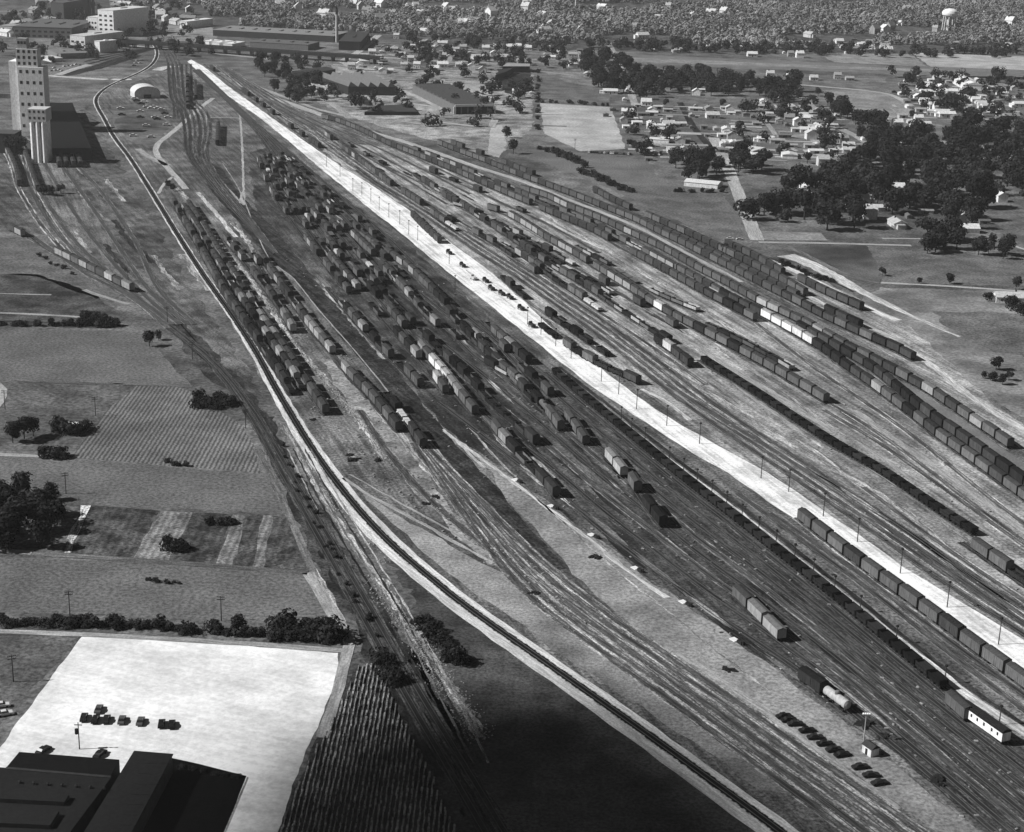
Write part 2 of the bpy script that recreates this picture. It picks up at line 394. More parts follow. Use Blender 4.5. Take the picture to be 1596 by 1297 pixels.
# top: town ground, wood floor
poly('woodland_floor', [(395, 62), (600, 60), (800, 74), (960, 80), (1100, 78), (1240, 84), (1400, 80), (1700, 84), (2300, -60), (-500, -60), (330, 40)], z1, M_forest, 2.)
poly('town_ground', [(560, 60), (800, 76), (950, 82), (1000, 100), (1000, 160), (905, 135), (830, 108), (640, 110), (540, 95)], z2, M_town, 2.)
poly('town_ground', [(1380, 120), (1700, 118), (1700, 190), (1560, 190), (1450, 180), (1390, 150)], z1, M_field2, 2.)
poly('dirt_flat', [(520, 100), (640, 108), (830, 112), (830, 200), (770, 245), (640, 210), (530, 178), (480, 150)], z2, M_dirt, 2.)
poly('coal_yard', [(778, 104), (826, 104), (832, 140), (800, 150), (768, 132)], z4, M_lane, 2.)
ribbon('pale_road', curve([(693, 131), (720, 137), (745, 146), (762, 150)], 6), 5, 5, z5, M_road, .6)
poly('dirt_flat', [(765, 195), (782, 195), (790, 225), (778, 246), (760, 240)], z3, M_pale, .6)
poly('dirt_flat', [(250, 40), (330, 40), (340, 60), (300, 66), (255, 60)], z2, M_pale2, 2.)
poly('dirt_flat', [(172, 165), (245, 160), (262, 200), (240, 228), (205, 222), (180, 195)], z3, gmat('lot_earth', .1, mvar=.3, fvar=.5), 1.)
poly('dirt_flat', [(20, 240), (75, 240), (150, 330), (190, 400), (150, 380), (60, 310)], z2, M_yardA, 1.5)
poly('scrub', [(20, 225), (80, 190), (140, 165), (165, 215), (205, 290), (300, 450), (395, 590), (420, 660), (330, 560), (250, 480), (180, 420), (90, 370), (-60, 340), (-60, 240)], z1, gmat('scrub_ground', .095, mvar=.35, fvar=.6, streak=(math.radians(62), .02, .2, .4)), 2.)
poly('scrub', [(260, 480), (330, 545), (400, 620), (480, 760), (560, 890), (620, 980), (700, 1100), (820, 1400), (720, 1400), (620, 1120), (560, 990), (500, 900), (430, 740), (400, 640), (300, 570)], z2, gmat('scrub_dark', .045, mvar=.5, fvar=.7), 2.)
poly('dirt_flat', [(375, 300), (382, 300), (382, 320), (372, 316)], z4, M_pale, .3)

# ================================================================== ROADS, STRIPS
MAIN = [(238, 66), (245, 80), (242, 94), (229, 107), (203, 120), (178, 130), (160, 141), (150, 153), (151, 165), (163, 186), (178, 214), (201, 244), (224, 280), (247, 317), (280, 371), (318, 430), (356, 483), (397, 545), (425, 597), (452, 643), (476, 683), (502, 722), (532, 762), (563, 799), (598, 838), (644, 879), (688, 915), (731, 950), (800, 997), (851, 1033), (902, 1069), (953, 1105), (1000, 1138), (1042, 1168), (1093, 1206), (1143, 1242), (1197, 1281), (1260, 1330)]
c = curve(MAIN, 8)
n_ = len(c)
ribbon('main_line_track', c, lambda u: (2.7+3.4*max(0, min(1, (u-.72)/.18))), lambda u: (2.4+2.*max(0, min(1, (u-.7)/.2))), z5, [M_trkM, M_rail], .35, rails=True)
def strip(name, L, Rr, z, mat, jit=.5, step=8.):
    """area between two pixel polylines"""
    a = smooth(catmull([g(*p) for p in L], step), 3); b = smooth(catmull([g(*p) for p in Rr], step), 3)
    n = max(len(a), len(b)); vs = []; fs = []; uv = []; s = 0
    for i in range(n):
        p = a[int(i*(len(a)-1)/(n-1))]; q = b[int(i*(len(b)-1)/(n-1))]
        d = (q-p).normalized(); p = p-d*R.uniform(-jit, jit); q = q+d*R.uniform(-jit, jit)
        if i: s += (p-a[int((i-1)*(len(a)-1)/(n-1))]).length
        vs += [(p.x, p.y, z), (q.x, q.y, z)]; uv += [(s, 0), (s, (q-p).length)]
        if i: k = 2*i; fs.append((k-2, k-1, k+1, k))
    me = bpy.data.meshes.new(name); me.from_pydata(vs, [], fs); me.materials.append(mat)
    ul = me.uv_layers.new(name='UVMap'); idx = np.empty(len(me.loops), dtype=np.int32); me.loops.foreach_get('vertex_index', idx)
    ul.data.foreach_set('uv', np.array(uv, dtype=np.float32)[idx].ravel()); me.update()
    o = link(name, me); o['kind'] = 'structure'; return o
WL = [(292, 96), (305, 108), (340, 138), (370, 160), (400, 180), (451, 221), (502, 265), (553, 306), (583, 331), (616, 356), (667, 399), (718, 440), (756, 470), (800, 505), (851, 546), (914, 597), (978, 640), (1029, 674), (1080, 707), (1136, 738), (1196, 782), (1234, 806), (1345, 895), (1489, 1003), (1596, 1080), (1680, 1140)]
WR = [(298, 93), (318, 104), (352, 132), (385, 156), (413, 176), (476, 221), (535, 262), (575, 286), (606, 307), (639, 329), (672, 353), (704, 380), (735, 402), (764, 424), (805, 458), (833, 486), (884, 534), (927, 567), (985, 612), (1021, 638), (1060, 662), (1105, 687), (1150, 712), (1196, 737), (1272, 788), (1338, 833), (1407, 884), (1476, 925), (1527, 956), (1596, 998), (1700, 1065)]
_p = poly('white_ballast_road', WL+WR[::-1], z4, gmat('white_road_gravel', .76, var=.12, big=.012, mid=.06, mvar=.2, fine=.7, fvar=.2, streak=(math.radians(71), .02, .4, .25)), .35)
ribbon('pale_spur', curve([(1000, 607), (1025, 618), (1050, 634), (1075, 655)], 4), 1.2, 1.2, z5, M_strS, .3)
ribbon('wheel_tracks', curve([((a[0]+b[0])/2, (a[1]+b[1])/2) for a, b in zip(WL[11:14], WR[12:15])], 6), .5, .5, z5, M_strS, .3)
ST3 = [(861, 573), (927, 625), (953, 645), (1004, 686), (1054, 727), (1105, 764), (1156, 803), (1200, 838), (1234, 866), (1298, 917), (1361, 968), (1400, 1000), (1438, 1030), (1489, 1071), (1540, 1108), (1585, 1135), (1660, 1185)]
ribbon('pale_walkway', curve(ST3, 6), lambda u: .8+.9*u, lambda u: .9+1.5*u, z5, M_strS, .4)
ribbon('dark_drain', curve(ST3, 6, off=3.6), 1., 1.2, z4, M_dark, .4)
GRD = [(425, 153), (470, 168), (520, 186), (560, 200), (593, 211), (630, 221), (688, 241), (750, 263), (810, 281), (866, 304), (940, 332), (990, 352), (1035, 376), (1090, 405), (1140, 431), (1156, 440)]
ribbon('gravel_road', curve(GRD, 8), lambda u: 5.5-4.2*u, lambda u: 5.5-4.2*u, z5, M_road, .4)
ribbon('gravel_road', curve([(350, 112), (400, 135), (440, 150), (500, 172), (560, 185)], 8), 3, 3, z4, M_roadG, .5)
# bright curb line with small boxes
CURB = [(560, 640), (600, 690)]
B1 = [(692, 672), (724, 695), (760, 722), (800, 752), (832, 777), (862, 797), (915, 838), (980, 892), (1040, 932), (1110, 985), (1200, 1040), (1300, 1110), (1400, 1190), (1500, 1275), (1560, 1330)]
ribbon('pale_curb_strip', curve(B1[:9], 5), .9, .9, z5, M_strS, .5)
ribbon('pale_curb_strip', curve([(730, 665), (752, 690), (770, 712), (800, 740), (850, 790), (900, 835), (960, 890), (1030, 945), (1110, 1010), (1200, 1080)], 5), .5, .5, z5, M_streak, .3)
ribbon('worn_path', curve([(535, 745), (570, 770), (620, 795), (680, 830), (740, 862), (800, 896), (860, 940), (940, 1000), (1040, 1070)], 6), .8, .8, z5, M_roadG, .5)
ribbon('worn_path', curve([(545, 740), (590, 765), (660, 805), (740, 850), (820, 905), (900, 960)], 6), .5, .5, z6, M_roadG, .3)
ribbon('ballast_road', curve([(1055, 1018), (1100, 1045), (1160, 1085), (1230, 1135), (1300, 1190), (1400, 1262)], 6), 1.6, 1.6, z5, M_roadG, .8)
# path along left of dark lane (thin light line), debris lines
ribbon('lane_edge', curve([(347, 255), (375, 300), (416, 398), (454, 430), (490, 475), (513, 502), (547, 540), (591, 593), (620, 630), (655, 672), (680, 699), (718, 747), (760, 798), (800, 843)], 6), .35, .35, z5, M_roadG, .15)
ribbon('lane_edge', curve([(322, 180), (318, 230), (325, 255), (347, 285), (372, 312), (380, 320)], 6), .8, .8, z5, M_roadG, .3)
ribbon('footpath', curve([(374, 180), (377, 220), (379, 270), (380, 312)], 6), .9, .9, z5, M_road, .3)
DEB = [(276, 292), (300, 322), (322, 352), (345, 380), (365, 406), (388, 434), (405, 458), (425, 486), (440, 510), (462, 540), (480, 560), (505, 590), (530, 620), (560, 655), (580, 690), (600, 715)]
ribbon('debris_line', curve(DEB, 4), 1.3, 1.3, z5, M_debris, 1.1)
ribbon('pale_bank', curve([(308, 300), (330, 325), (345, 342), (358, 360), (368, 370)], 5), 1.6, 1.6, z6, M_strS, .5)
ribbon('debris_line', curve([(360, 345), (385, 375), (400, 400)], 4), 1.6, 1.6, z5, M_debris, .8)
ribbon('pale_ballast', curve([(447, 460), (480, 505), (520, 550), (560, 600), (600, 650), (640, 700), (700, 765), (760, 830)], 5), 2.2, 2.2, z4, M_streak, 1.)
ribbon('pale_ballast', curve([(492, 435), (530, 480), (560, 515), (600, 560)], 5), 1.2, 1.2, z4, M_streak, .8)
ribbon('pale_ballast', curve([(492, 312), (520, 333), (560, 362)], 5), .6, .6, z5, M_roadG, .3)
ribbon('pale_ballast', curve([(690, 670), (725, 700), (755, 730)], 5), .7, .7, z6, M_strS, .5)
# strips on the right
ribbon('pale_ballast', curve([(1183, 402), (1201, 406), (1233, 420), (1277, 442), (1323, 464), (1360, 485), (1400, 500)], 6), 2.6, 2.6, z5, M_strW, .6)
ribbon('pale_ballast', curve([(1226, 398), (1258, 408), (1289, 424), (1323, 443), (1374, 470), (1450, 506), (1496, 525)], 6), lambda u: 6.5*(1-u)+1, lambda u: 5*(1-u)+1, z5, M_strS, .9)
ribbon('cut_bank', curve([(1200, 402), (1260, 425), (1300, 440), (1330, 455)], 6), 1., 1., z6, M_dark, .5)
ribbon('pale_ballast', curve([(1190, 430), (1225, 445), (1260, 462), (1303, 484), (1351, 509), (1402, 530)], 6), 1.8, 1.8, z5, M_strS, .6)
ribbon('pale_ballast', curve([(1415, 545), (1450, 567), (1501, 610), (1552, 645), (1590, 668), (1680, 715)], 6), lambda u: 2.8-u, 2.2, z5, M_strS, .7)
ribbon('pale_ballast', curve([(775, 283), (800, 293), (850, 335), (900, 365), (940, 388), (1000, 425), (1060, 462), (1120, 500), (1200, 560), (1240, 590)], 6), 1.7, 1.7, z5, M_streak, .8)
ribbon('pale_ballast', curve([(842, 340), (880, 360), (915, 378), (940, 388)], 6), 1.3, 1.3, z6, M_strS, .4)
ribbon('pale_ballast', curve([(740, 335), (800, 375), (850, 405), (900, 440), (965, 480)], 6), .9, .9, z5, M_streak, .4)
ribbon('pale_ballast', curve([(1045, 518), (1090, 545), (1150, 582), (1200, 612), (1260, 648), (1300, 670)], 6), 2.6, 2.6, z5, M_roadG, .9)
ribbon('pale_ballast', curve([(1000, 540), (1060, 583), (1120, 622), (1200, 672), (1300, 732), (1400, 790), (1470, 850)], 6), 2., 2., z5, M_streak, .9)
ribbon('pale_ballast', curve([(1300, 690), (1360, 722), (1420, 760), (1480, 800), (1540, 845)], 6), 2.2, 2.2, z5, M_roadG, .8)
ribbon('pale_ballast', curve([(1330, 640), (1400, 690), (1480, 745), (1560, 800), (1640, 860)], 6), 2.4, 2.4, z5, M_roadG, .8)
ribbon('pale_ballast', curve([(1440, 840), (1480, 865), (1530, 900)], 5), .8, .8, z6, M_strS, .6)
# roads elsewhere
def road(px, w, mat=M_road, z=z5, j=.3, name='road'): return ribbon(name, curve(px, 10), w/2, w/2, z, mat, j)
road([(1112, 215), (1130, 250), (1150, 300), (1180, 375)], 10, M_road, .23)
road([(1000, 165), (1080, 167), (1180, 170), (1260, 175)], 6, M_roadG, .23)
road([(1010, 205), (1100, 208), (1200, 212), (1300, 216)], 5, M_roadG, .23)
road([(1020, 235), (1110, 238), (1200, 240), (1300, 246)], 5, M_roadG, .23)
road([(1180, 172), (1205, 205), (1230, 245)], 5, M_roadG, .23)
road([(1060, 160), (1082, 200), (1112, 235)], 7, M_dark)  # dark stretch: shade of the avenue trees painted onto the road
road([(1183, 378), (1280, 379), (1420, 383)], 5, M_roadG)
road([(1372, 441), (1450, 444), (1530, 450), (1600, 455)], 4, M_road)
road([(1230, 385), (1290, 415), (1340, 440), (1372, 441)], 5, M_roadD)
road([(1250, 150), (1290, 190), (1340, 215), (1370, 240)], 9, M_roadG)
road([(950, 70), (965, 100), (985, 150), (990, 165)], 8, M_roadG)
road([(1243, 132), (1300, 137), (1380, 145), (1420, 165)], 8, M_road)
road([(145, 66), (300, 80), (420, 92)], 10, M_roadG, z3)
road([(532, 96), (560, 80), (590, 55)], 10, M_road); road([(532, 96), (560, 110), (575, 116)], 10, M_road)
road([(400, 78), (500, 85), (640, 92), (760, 98), (830, 100)], 7, M_road)
road([(620, 140), (660, 155), (700, 175)], 9, M_road); road([(690, 131), (730, 133), (762, 148)], 14, M_road)
road([(505, 155), (530, 170), (545, 185)], 8, M_roadG)
road([(75, 118), (120, 121), (165, 125), (205, 124)], 12, M_strS); road([(90, 117), (115, 108), (140, 101)], 10, M_road); ribbon('embankment', curve([(95, 118), (140, 108), (180, 97), (212, 86)], 8), 9, 9, z4, M_dark, 2.)
road([(332, 153), (310, 170), (290, 188), (262, 212), (243, 226), (243, 240), (255, 255), (270, 272), (290, 295)], 5, M_road)
road([(285, 104), (262, 102), (245, 110)], 13, M_strS)
road([(270, 275), (255, 285), (247, 302)], 2.5, M_road); road([(215, 232), (235, 248), (262, 258)], 6, M_roadG)
road([(298, 185), (330, 182), (372, 184)], 3, M_roadG)
road([(-60, 855), (0, 858), (50, 862)], 4, M_road); road([(50, 863), (200, 872), (330, 882), (480, 893)], 3.5, M_roadD)
road([(480, 893), (500, 930), (525, 965), (545, 1000)], 4, M_roadG); road([(545, 1000), (528, 1018), (540, 1060), (520, 1110), (500, 1150)], 3.5, M_roadG)
road([(400, 700), (425, 745), (445, 795), (480, 870), (488, 892)], 3, M_roadD)
road([(-40, 585), (0, 588), (25, 600), (20, 615), (-10, 640)], 4, M_road); road([(30, 594), (100, 596), (200, 600), (300, 602)], 3, M_roadD)
road([(-60, 706), (0, 708), (68, 712)], 3.5, M_roadG); road([(-60, 486), (0, 487), (60, 490), (130, 495)], 3, M_roadG)
road([(130, 452), (160, 465), (200, 475)], 3, M_roadG); road([(-60, 456), (0, 458), (80, 460)], 2, M_roadG)
road([(-60, 983), (100, 988), (300, 998), (540, 1015)], 3., M_roadG, z6)
road([(105, 862), (125, 800), (135, 788)], 3., M_debris, z5, 1.)
road([(1375, 372), (1500, 373)], 3, M_road); road([(1568, 366), (1573, 388), (1600, 390)], 2.5, M_road)
# ================================================================== TRACKS
HOP = [(861, 580), (900, 614), (953, 657), (1004, 699), (1054, 740), (1105, 780), (1156, 819), (1200, 855), (1298, 932), (1400, 1017), (1500, 1097), (1596, 1172), (1680, 1235)]
M1 = [(470, 195), (576, 275), (650, 322), (700, 356), (760, 396), (810, 427), (848, 454), (885, 480), (923, 506), (978, 548), (1015, 576), (1065, 616), (1130, 663), (1200, 708), (1282, 764), (1405, 847), (1476, 898), (1588, 970), (1680, 1030)]
TM = {'p': [rmat('fan_track_bed', .27, svar=.75, fvar=.6, core=.034, corew=1.35), M_rail], 'y': [rmat('sunk_track_bed', .14, var=.4, svar=.5, core=.055), M_rail], 'd': [M_trkD, M_rail], 'm': [M_trk, M_rail], 'l': [M_trkL, M_rail]}
NT = 0
def track(c, tone='m', w=2.1, z=None, jit=.35):
    global NT
    if not hasattr(c[0], 'length'): c = curve(c, 8)
    NT += 1
    ribbon('railway_track', c, w, w, (z or .21)+.004*(NT % 9), TM[tone], jit, rails=True)
track(M1, 'p'); track(curve(M1, 8, off=4.3), 'p'); track(curve(M1, 8, off=8.9), 'm'); track(curve(M1, 8, off=-4.6)[30:], 'm')
track(curve(HOP, 6, off=-3.6), 'd')
for t in (.12, .25, .38, .5, .62, .74, .87):
    track(ilerp(B1, [(640, 400), (760, 500), (861, 590), (953, 668), (1054, 752), (1156, 832), (1298, 946), (1400, 1030), (1500, 1110), (1596, 1186), (1680, 1250)], t), R.choice('ddm'), 1.9)
P0 = [(655, 690), (700, 740), (760, 805), (830, 880), (900, 940), (963, 985), (1029, 1030), (1131, 1100), (1200, 1150), (1300, 1222), (1400, 1290), (1500, 1370)]
for o_, t_ in ((0, 'p'), (-4.4, 'p'), (-8.8, 'p'), (-13., 'p'), (4.4, 'p')): track(curve(P0, 8, off=lambda u, o_=o_: o_*min(1, .25+u*1.6)), t_)
track([(560, 640), (600, 700), (660, 770), (740, 840), (820, 895), (900, 950), (1000, 1030), (1120, 1130), (1250, 1225), (1380, 1330)], 'm')
# left corridor
LC = [(30, 355), (110, 412), (200, 462), (262, 510), (330, 568), (385, 640), (430, 720), (475, 800), (520, 880), (570, 970), (630, 1080), (700, 1200), (780, 1340)]
track(LC, 'd'); track(curve(LC, 8, off=lambda u: 5*u), 'd')
ribbon('weedy_bank', curve([(415, 650), (445, 730), (480, 800), (510, 860), (545, 930), (585, 1010), (630, 1095), (690, 1210)], 5), 2.2, 2.2, z4, M_dark, 1.6)
ribbon('weedy_bank', curve([(440, 660), (490, 750), (545, 840), (600, 920), (660, 1010), (720, 1110)], 5), 1.2, 1.2, z4, M_streak, 1.)
ribbon('weedy_bank', curve([(405, 700), (430, 760), (462, 830), (497, 900), (530, 960), (548, 995)], 5), 1., 1., z4, M_streak, .6)
for k_ in range(7): ribbon('rut', curve([(430+9*k_, 700), (470+11*k_, 790), (520+12*k_, 880), (575+13*k_, 980), (635+13*k_, 1090), (690+12*k_, 1190)], 4), .35, .35, z4+.012*k_+.004, (M_roadD, M_dark, M_streak, M_dark)[k_ % 4], .3)
ribbon('rubble_bank', curve([(590, 900), (625, 950), (650, 995), (690, 1055), (725, 1105), (748, 1150)], 3), 1.5, 1.5, z5, M_debris, 1.3)
track([(60, 375), (130, 425), (203, 462), (262, 512)], 'm')
for k in (0, 1, 3, 5, 7):
    a = (28+13*k, 240); track([(20+10*k, 215+2*k), (45+15*k, 290), (95+16*k, 370), (190+8*k, 450), (262+6*k, 506)], 'y', 1.8)
track([(5, 230), (20, 262), (28, 292), (60, 345), (110, 405)], 'l'); track([(35, 240), (50, 290), (80, 345), (120, 400)], 'l')
track([(0, 350), (35, 366), (80, 392)], 'm')
# engine-yard curves in the top left
for k in range(6): track([(262+7*k, 100), (266+7*k, 150), (282+8*k, 175), (288+8*k, 205), (292+6*k, 240), (322+4*k, 280), (370+3*k, 335), (430, 395)], R.choice('dm'), 1.5)
for k in range(4): track([(255+5*k, 80), (262+6*k, 100), (268+6*k, 140), (272+6*k, 185)], 'm', 1.5)
for k in range(5): track([(150-6*k, 108-4*k), (200, 88-2*k), (250, 74)], 'd', 1.8)
# upper throat
for t in (.15, .3, .45, .6, .75, .9):
    track(ilerp([(300, 110), (345, 150), (400, 210), (440, 290), (480, 360), (520, 420)], [(310, 108), (370, 165), (440, 225), (520, 290), (600, 355), (660, 410)], t), 'd', 1.8)
    track(ilerp([(330, 100), (400, 165), (480, 225), (560, 285), (640, 345)], [(360, 108), (460, 165), (560, 205), (650, 240), (760, 290)], t), R.choice('ml'), 1.8)
for px in ([(1100, 640), (1200, 700), (1300, 760), (1400, 820), (1480, 880), (1600, 965)], [(1240, 600), (1330, 650), (1420, 712), (1500, 775), (1596, 845)],
           [(1284, 640), (1370, 690), (1440, 740), (1510, 790), (1596, 852)], [(1180, 505), (1250, 560), (1330, 615), (1430, 685), (1540, 775), (1640, 850)],
           [(1040, 600), (1140, 662), (1260, 738), (1380, 820), (1500, 905), (1620, 990)], [(1345, 760), (1400, 800), (1480, 860), (1600, 940)],
           [(640, 300), (760, 372), (880, 452), (1000, 530), (1100, 600)], [(1200, 800), (1290, 860), (1400, 940), (1520, 1030), (1640, 1115)],
           [(1150, 770), (1260, 850), (1380, 938), (1500, 1035), (1620, 1125)]):
    track(px, R.choice('ml'), 1.9)

# broad worn patches in the yard
X3_ = [(600, 240), (760, 320), (900, 395), (1040, 470), (1150, 520), (1250, 580), (1350, 650), (1450, 720), (1600, 840), (1680, 900)]
for k in range(70):
    u = R.random(); a_ = [(640, 440), (800, 600), (1000, 780), (1200, 940), (1400, 1100), (1560, 1240)]; b_ = [(560, 480), (740, 660), (920, 820), (1100, 960), (1260, 1075), (1440, 1220)]
    t = R.random(); c = ilerp(a_, b_, t, 4); i0 = R.randrange(0, max(1, len(c)-14)); seg = c[i0:i0+R.randrange(5, 14)]
    if len(seg) > 3: ribbon('worn_patch', seg, lambda v, q=R.uniform(.5, 1.6): q*math.sin(math.pi*v)+.05, lambda v, q=R.uniform(.5, 1.6): q*math.sin(math.pi*v)+.05, .19+.0015*k, R.choice((M_streak, M_dark, M_dark, M_roadD)), .35)
for k in range(80):
    c = ilerp(M1, X3_, .12+.8*R.random(), 5) if k else ilerp(M1, X3_, .5, 5)
    i0 = R.randrange(0, max(1, len(c)-20)); seg = c[i0:i0+R.randrange(6, 20)]
    if len(seg) > 3: ribbon('worn_patch', seg, lambda v, q=R.uniform(.6, 2.): q*math.sin(math.pi*v)+.05, lambda v, q=R.uniform(.6, 2.): q*math.sin(math.pi*v)+.05, .19+.0015*k, R.choice((M_roadG, M_streak, M_streak, M_dark)), .4)

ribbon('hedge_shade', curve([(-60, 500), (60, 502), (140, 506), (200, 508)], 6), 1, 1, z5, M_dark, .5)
for k in range(26):   # worn wheel marks and bare patches on the rough ground left of the main line
    x0 = R.uniform(90, 300); y0 = R.uniform(230, 420); L_ = R.uniform(20, 60)
    if x0 < 150+(y0-200)*.72 and x0 > (y0-420)*1.2: ribbon('worn_patch', curve([(x0, y0), (x0+L_*.35, y0+L_*.5), (x0+L_*.8, y0+L_)], 5), R.uniform(.8, 2.4), R.uniform(.8, 2.4), .1+.001*k, R.choice((M_roadD, M_streak, M_dark)), 1.)

M_tyre = rmat('tyre_marks', .56, var=.1, svar=.2, fvar=.15); M_tyre2 = rmat('dusty_marks', .62, var=.1, svar=.2, fvar=.15)

for k in range(150):   # pale drives, yards and cleared plots of the town
    if k % 3: x0 = R.uniform(975, 1330); y0 = R.uniform(168, 250)
    else: x0 = R.uniform(1385, 1590); y0 = R.uniform(122, 188)
    if 1040 < x0 < 1120 and y0 < 245: continue
    q = g(x0, y0); L_ = R.uniform(12, 60); a_ = R.choice((0, 0, 0, 1.57))+R.uniform(-.05, .05); w_ = R.uniform(1.2, 5)
    c = [q+Vector((math.cos(a_)*L_*t/6, math.sin(a_)*L_*t/6, 0)) for t in range(7)]
    ribbon('drive', c, w_, w_, .2+.001*k, R.choice((M_road, M_roadG, M_roadG, M_roadD, M_strS)), .5)
for k in range(50):
    x0 = R.uniform(540, 830); y0 = R.uniform(76, 200)
    q = g(x0, y0); L_ = R.uniform(12, 70); a_ = R.choice((0, -.5, 1.57))+R.uniform(-.1, .1); w_ = R.uniform(1.2, 4)
    c = [q+Vector((math.cos(a_)*L_*t/6, math.sin(a_)*L_*t/6, 0)) for t in range(7)]
    ribbon('drive', c, w_, w_, .3+.001*k, R.choice((M_road, M_roadG, M_roadG, M_roadD)), .5)
# ================================================================== ROLLING STOCK
P_body = cmat('car_paint', 1.15); P_roof = cmat('car_roof_paint', .5); P_door = cmat('car_door_paint', 1.18)
P_iron = pmat('dark_iron', .02, .4, 2.); P_win = pmat('window_glass', .02, .1, 1, .15, .5)
P_load = pmat('coal_load', .02, .5, 1.5); P_wood = pmat('pale_timber', .5, .25, 1.2); P_white = pmat('white_paint', .72, .1, .5)
def truck(x):
    b = MB()
    for s in (-1, 1):
        b.box(x-1.2, x+1.2, s*.95-.12, s*.95+.12, .35, .75)
        for dx in (-.85, .85): b.cyl((x+dx, s*.82-.06, .45), (x+dx, s*.82+.06, .45), .45, k=10)
    b.box(x-.35, x+.35, -1.1, 1.1, .45, .95)
    return b
def mkcar(kind):
    names = {'box': ('boxcar', 'boxcar'), 'reef': ('refrigerator_car', 'railway car'), 'gon': ('gondola_car', 'gondola car'), 'flat': ('flat_car', 'flat car'),
             'tank': ('tank_car', 'tank car'), 'ore': ('ore_car', 'ore car'), 'cab': ('caboose', 'caboose'), 'loco': ('diesel_locomotive', 'locomotive'), 'pass': ('bunk_car', 'railway car')}
    nm, cat = names[kind]
    root = thing(nm, '', cat, (0, 0, -500))
    L = {'ore': 3.3, 'cab': 4.6, 'loco': 7.3, 'pass': 9.5, 'gon': 5.8, 'tank': 5.2}.get(kind, 5.45)
    b = MB()
    if kind in ('box', 'reef'):
        b.box(-L, L, -1.5, 1.5, 1.05, 3.95)
        for s in (-1, 1):
            for k in range(11):
                x = -L+.5+k*(2*L-1)/10
                if abs(x) > 1.3: b.box(x-.06, x+.06, s*1.5, s*1.55, 1.1, 3.85)
        b.box(-L+.1, L-.1, -.35, .35, .75, 1.04, 1)
        for s in (-1, 1):
            b.box(s*L, s*(L+.35), -.12, .12, .8, 1.02, 1) if s > 0 else b.box(-L-.35, -L, -.12, .12, .8, 1.02, 1)
            for k in range(5): b.box(s*L if s > 0 else -L-.05, s*L+.05 if s > 0 else -L, 1.0, 1.4, 1.2+.5*k, 1.26+.5*k, 1)
        b.obj('body', [P_body, P_iron], root)
        r = MB(); r.gable(-L-.05, L+.05, -1.58, 1.58, 3.96, 4.4); r.box(-L-.2, L+.2, -.28, .28, 4.42, 4.48)
        for k in range(9): x = -L+.6+k*(2*L-1.2)/8; r.gable(x-.05, x+.05, -1.6, 1.6, 3.99, 4.45)
        if kind == 'reef':
            for sx in (-1, 1):
                for sy in (-1, 1): r.box(sx*(L-.7)-.35, sx*(L-.7)+.35, sy*1.0-.3, sy*1.0+.3, 4.1, 4.42)
        r.obj('roof', P_roof, root)
        for s in (-1, 1):
            d = MB(); w = 1.0 if kind == 'box' else .65
            d.box(-w, w, s*1.53-.03, s*1.53+.06, 1.15, 3.75); d.box(-1.6, 1.6, s*1.56-.03, s*1.56+.05, 3.76, 3.84)
            d.box(-w+.1, -w+.2, s*1.6-.02, s*1.6+.02, 2, 2.8); d.obj('door', P_door, root)
    elif kind == 'gon':
        for s in (-1, 1):
            b.box(-L, L, s*1.45-.06, s*1.45+.06, 1.0, 2.35)
            for k in range(12): x = -L+.4+k*(2*L-.8)/11; b.box(x-.06, x+.06, s*1.53-.04, s*1.53+.04, .95, 2.3)
            b.box(s*L-.06, s*L+.06, -1.38, 1.38, 1.0, 2.35)
        b.box(-L+.07, L-.07, -1.38, 1.38, .9, 1.08, 1)
        b.obj('body', [P_body, P_iron], root)
        d = MB()
        for k in range(16):
            x = R.uniform(-L+1, L-1); d.box(x-.9, x+.9, R.uniform(-1.3, -.5), R.uniform(.4, 1.3), 1.1, R.uniform(1.4, 2.2), M=None, taper=.25)
        d.obj('load', P_load, root)
    elif kind == 'ore':
        vs = []
        b.box(-L, L, -1.45, 1.45, 2.2, 2.4)
        for s in (-1, 1):
            b.box(-L, L, s*1.4-.05, s*1.4+.05, 1.4, 2.95); b.box(s*L-.05, s*L+.05, -1.34, 1.34, 1.4, 2.95)
            for k in range(5): x = -L+.4+k*(2*L-.8)/4; b.box(x-.07, x+.07, s*1.47-.03, s*1.47+.05, 1.3, 2.9)
        b.box(-L+.5, L-.5, -.9, .9, .9, 1.5, 1, taper=-.35)
        b.box(-L-.3, L+.3, -.15, .15, .85, 1.05, 1)
        b.obj('body', [P_body, P_iron], root)
    elif kind == 'flat':
        b.box(-L, L, -1.45, 1.45, 1.0, 1.22); b.box(-L+.3, L-.3, -.4, .4, .6, .99, 1)
        for s in (-1, 1):
            for k in range(10): x = -L+.5+k*(2*L-1)/9; b.box(x-.05, x+.05, s*1.5-.04, s*1.5+.04, .9, 1.35, 1)
        b.obj('body', [P_body, P_iron], root)
    elif kind == 'tank':
        b.cyl((-L, 0, 2.25), (L, 0, 2.25), 1.25, k=18)
        for s in (-1, 1): b.cyl((s*L, 0, 2.25), (s*(L+.35), 0, 2.25), 1.25, .6, k=18)
        b.box(-L-.5, L+.5, -.3, .3, .75, 1.02, 1)
        for x in (-3.5, 0, 3.5): b.box(x-.1, x+.1, -1.32, 1.32, .9, 1.8, 1)
        b.obj('body', [P_body, P_iron], root)
        d = MB(); d.lathe(0, 0, [(.75, 3.3), (.75, 4.0), (.55, 4.25), (.2, 4.3)], 14); d.obj('dome', P_roof, root)
    elif kind == 'cab':
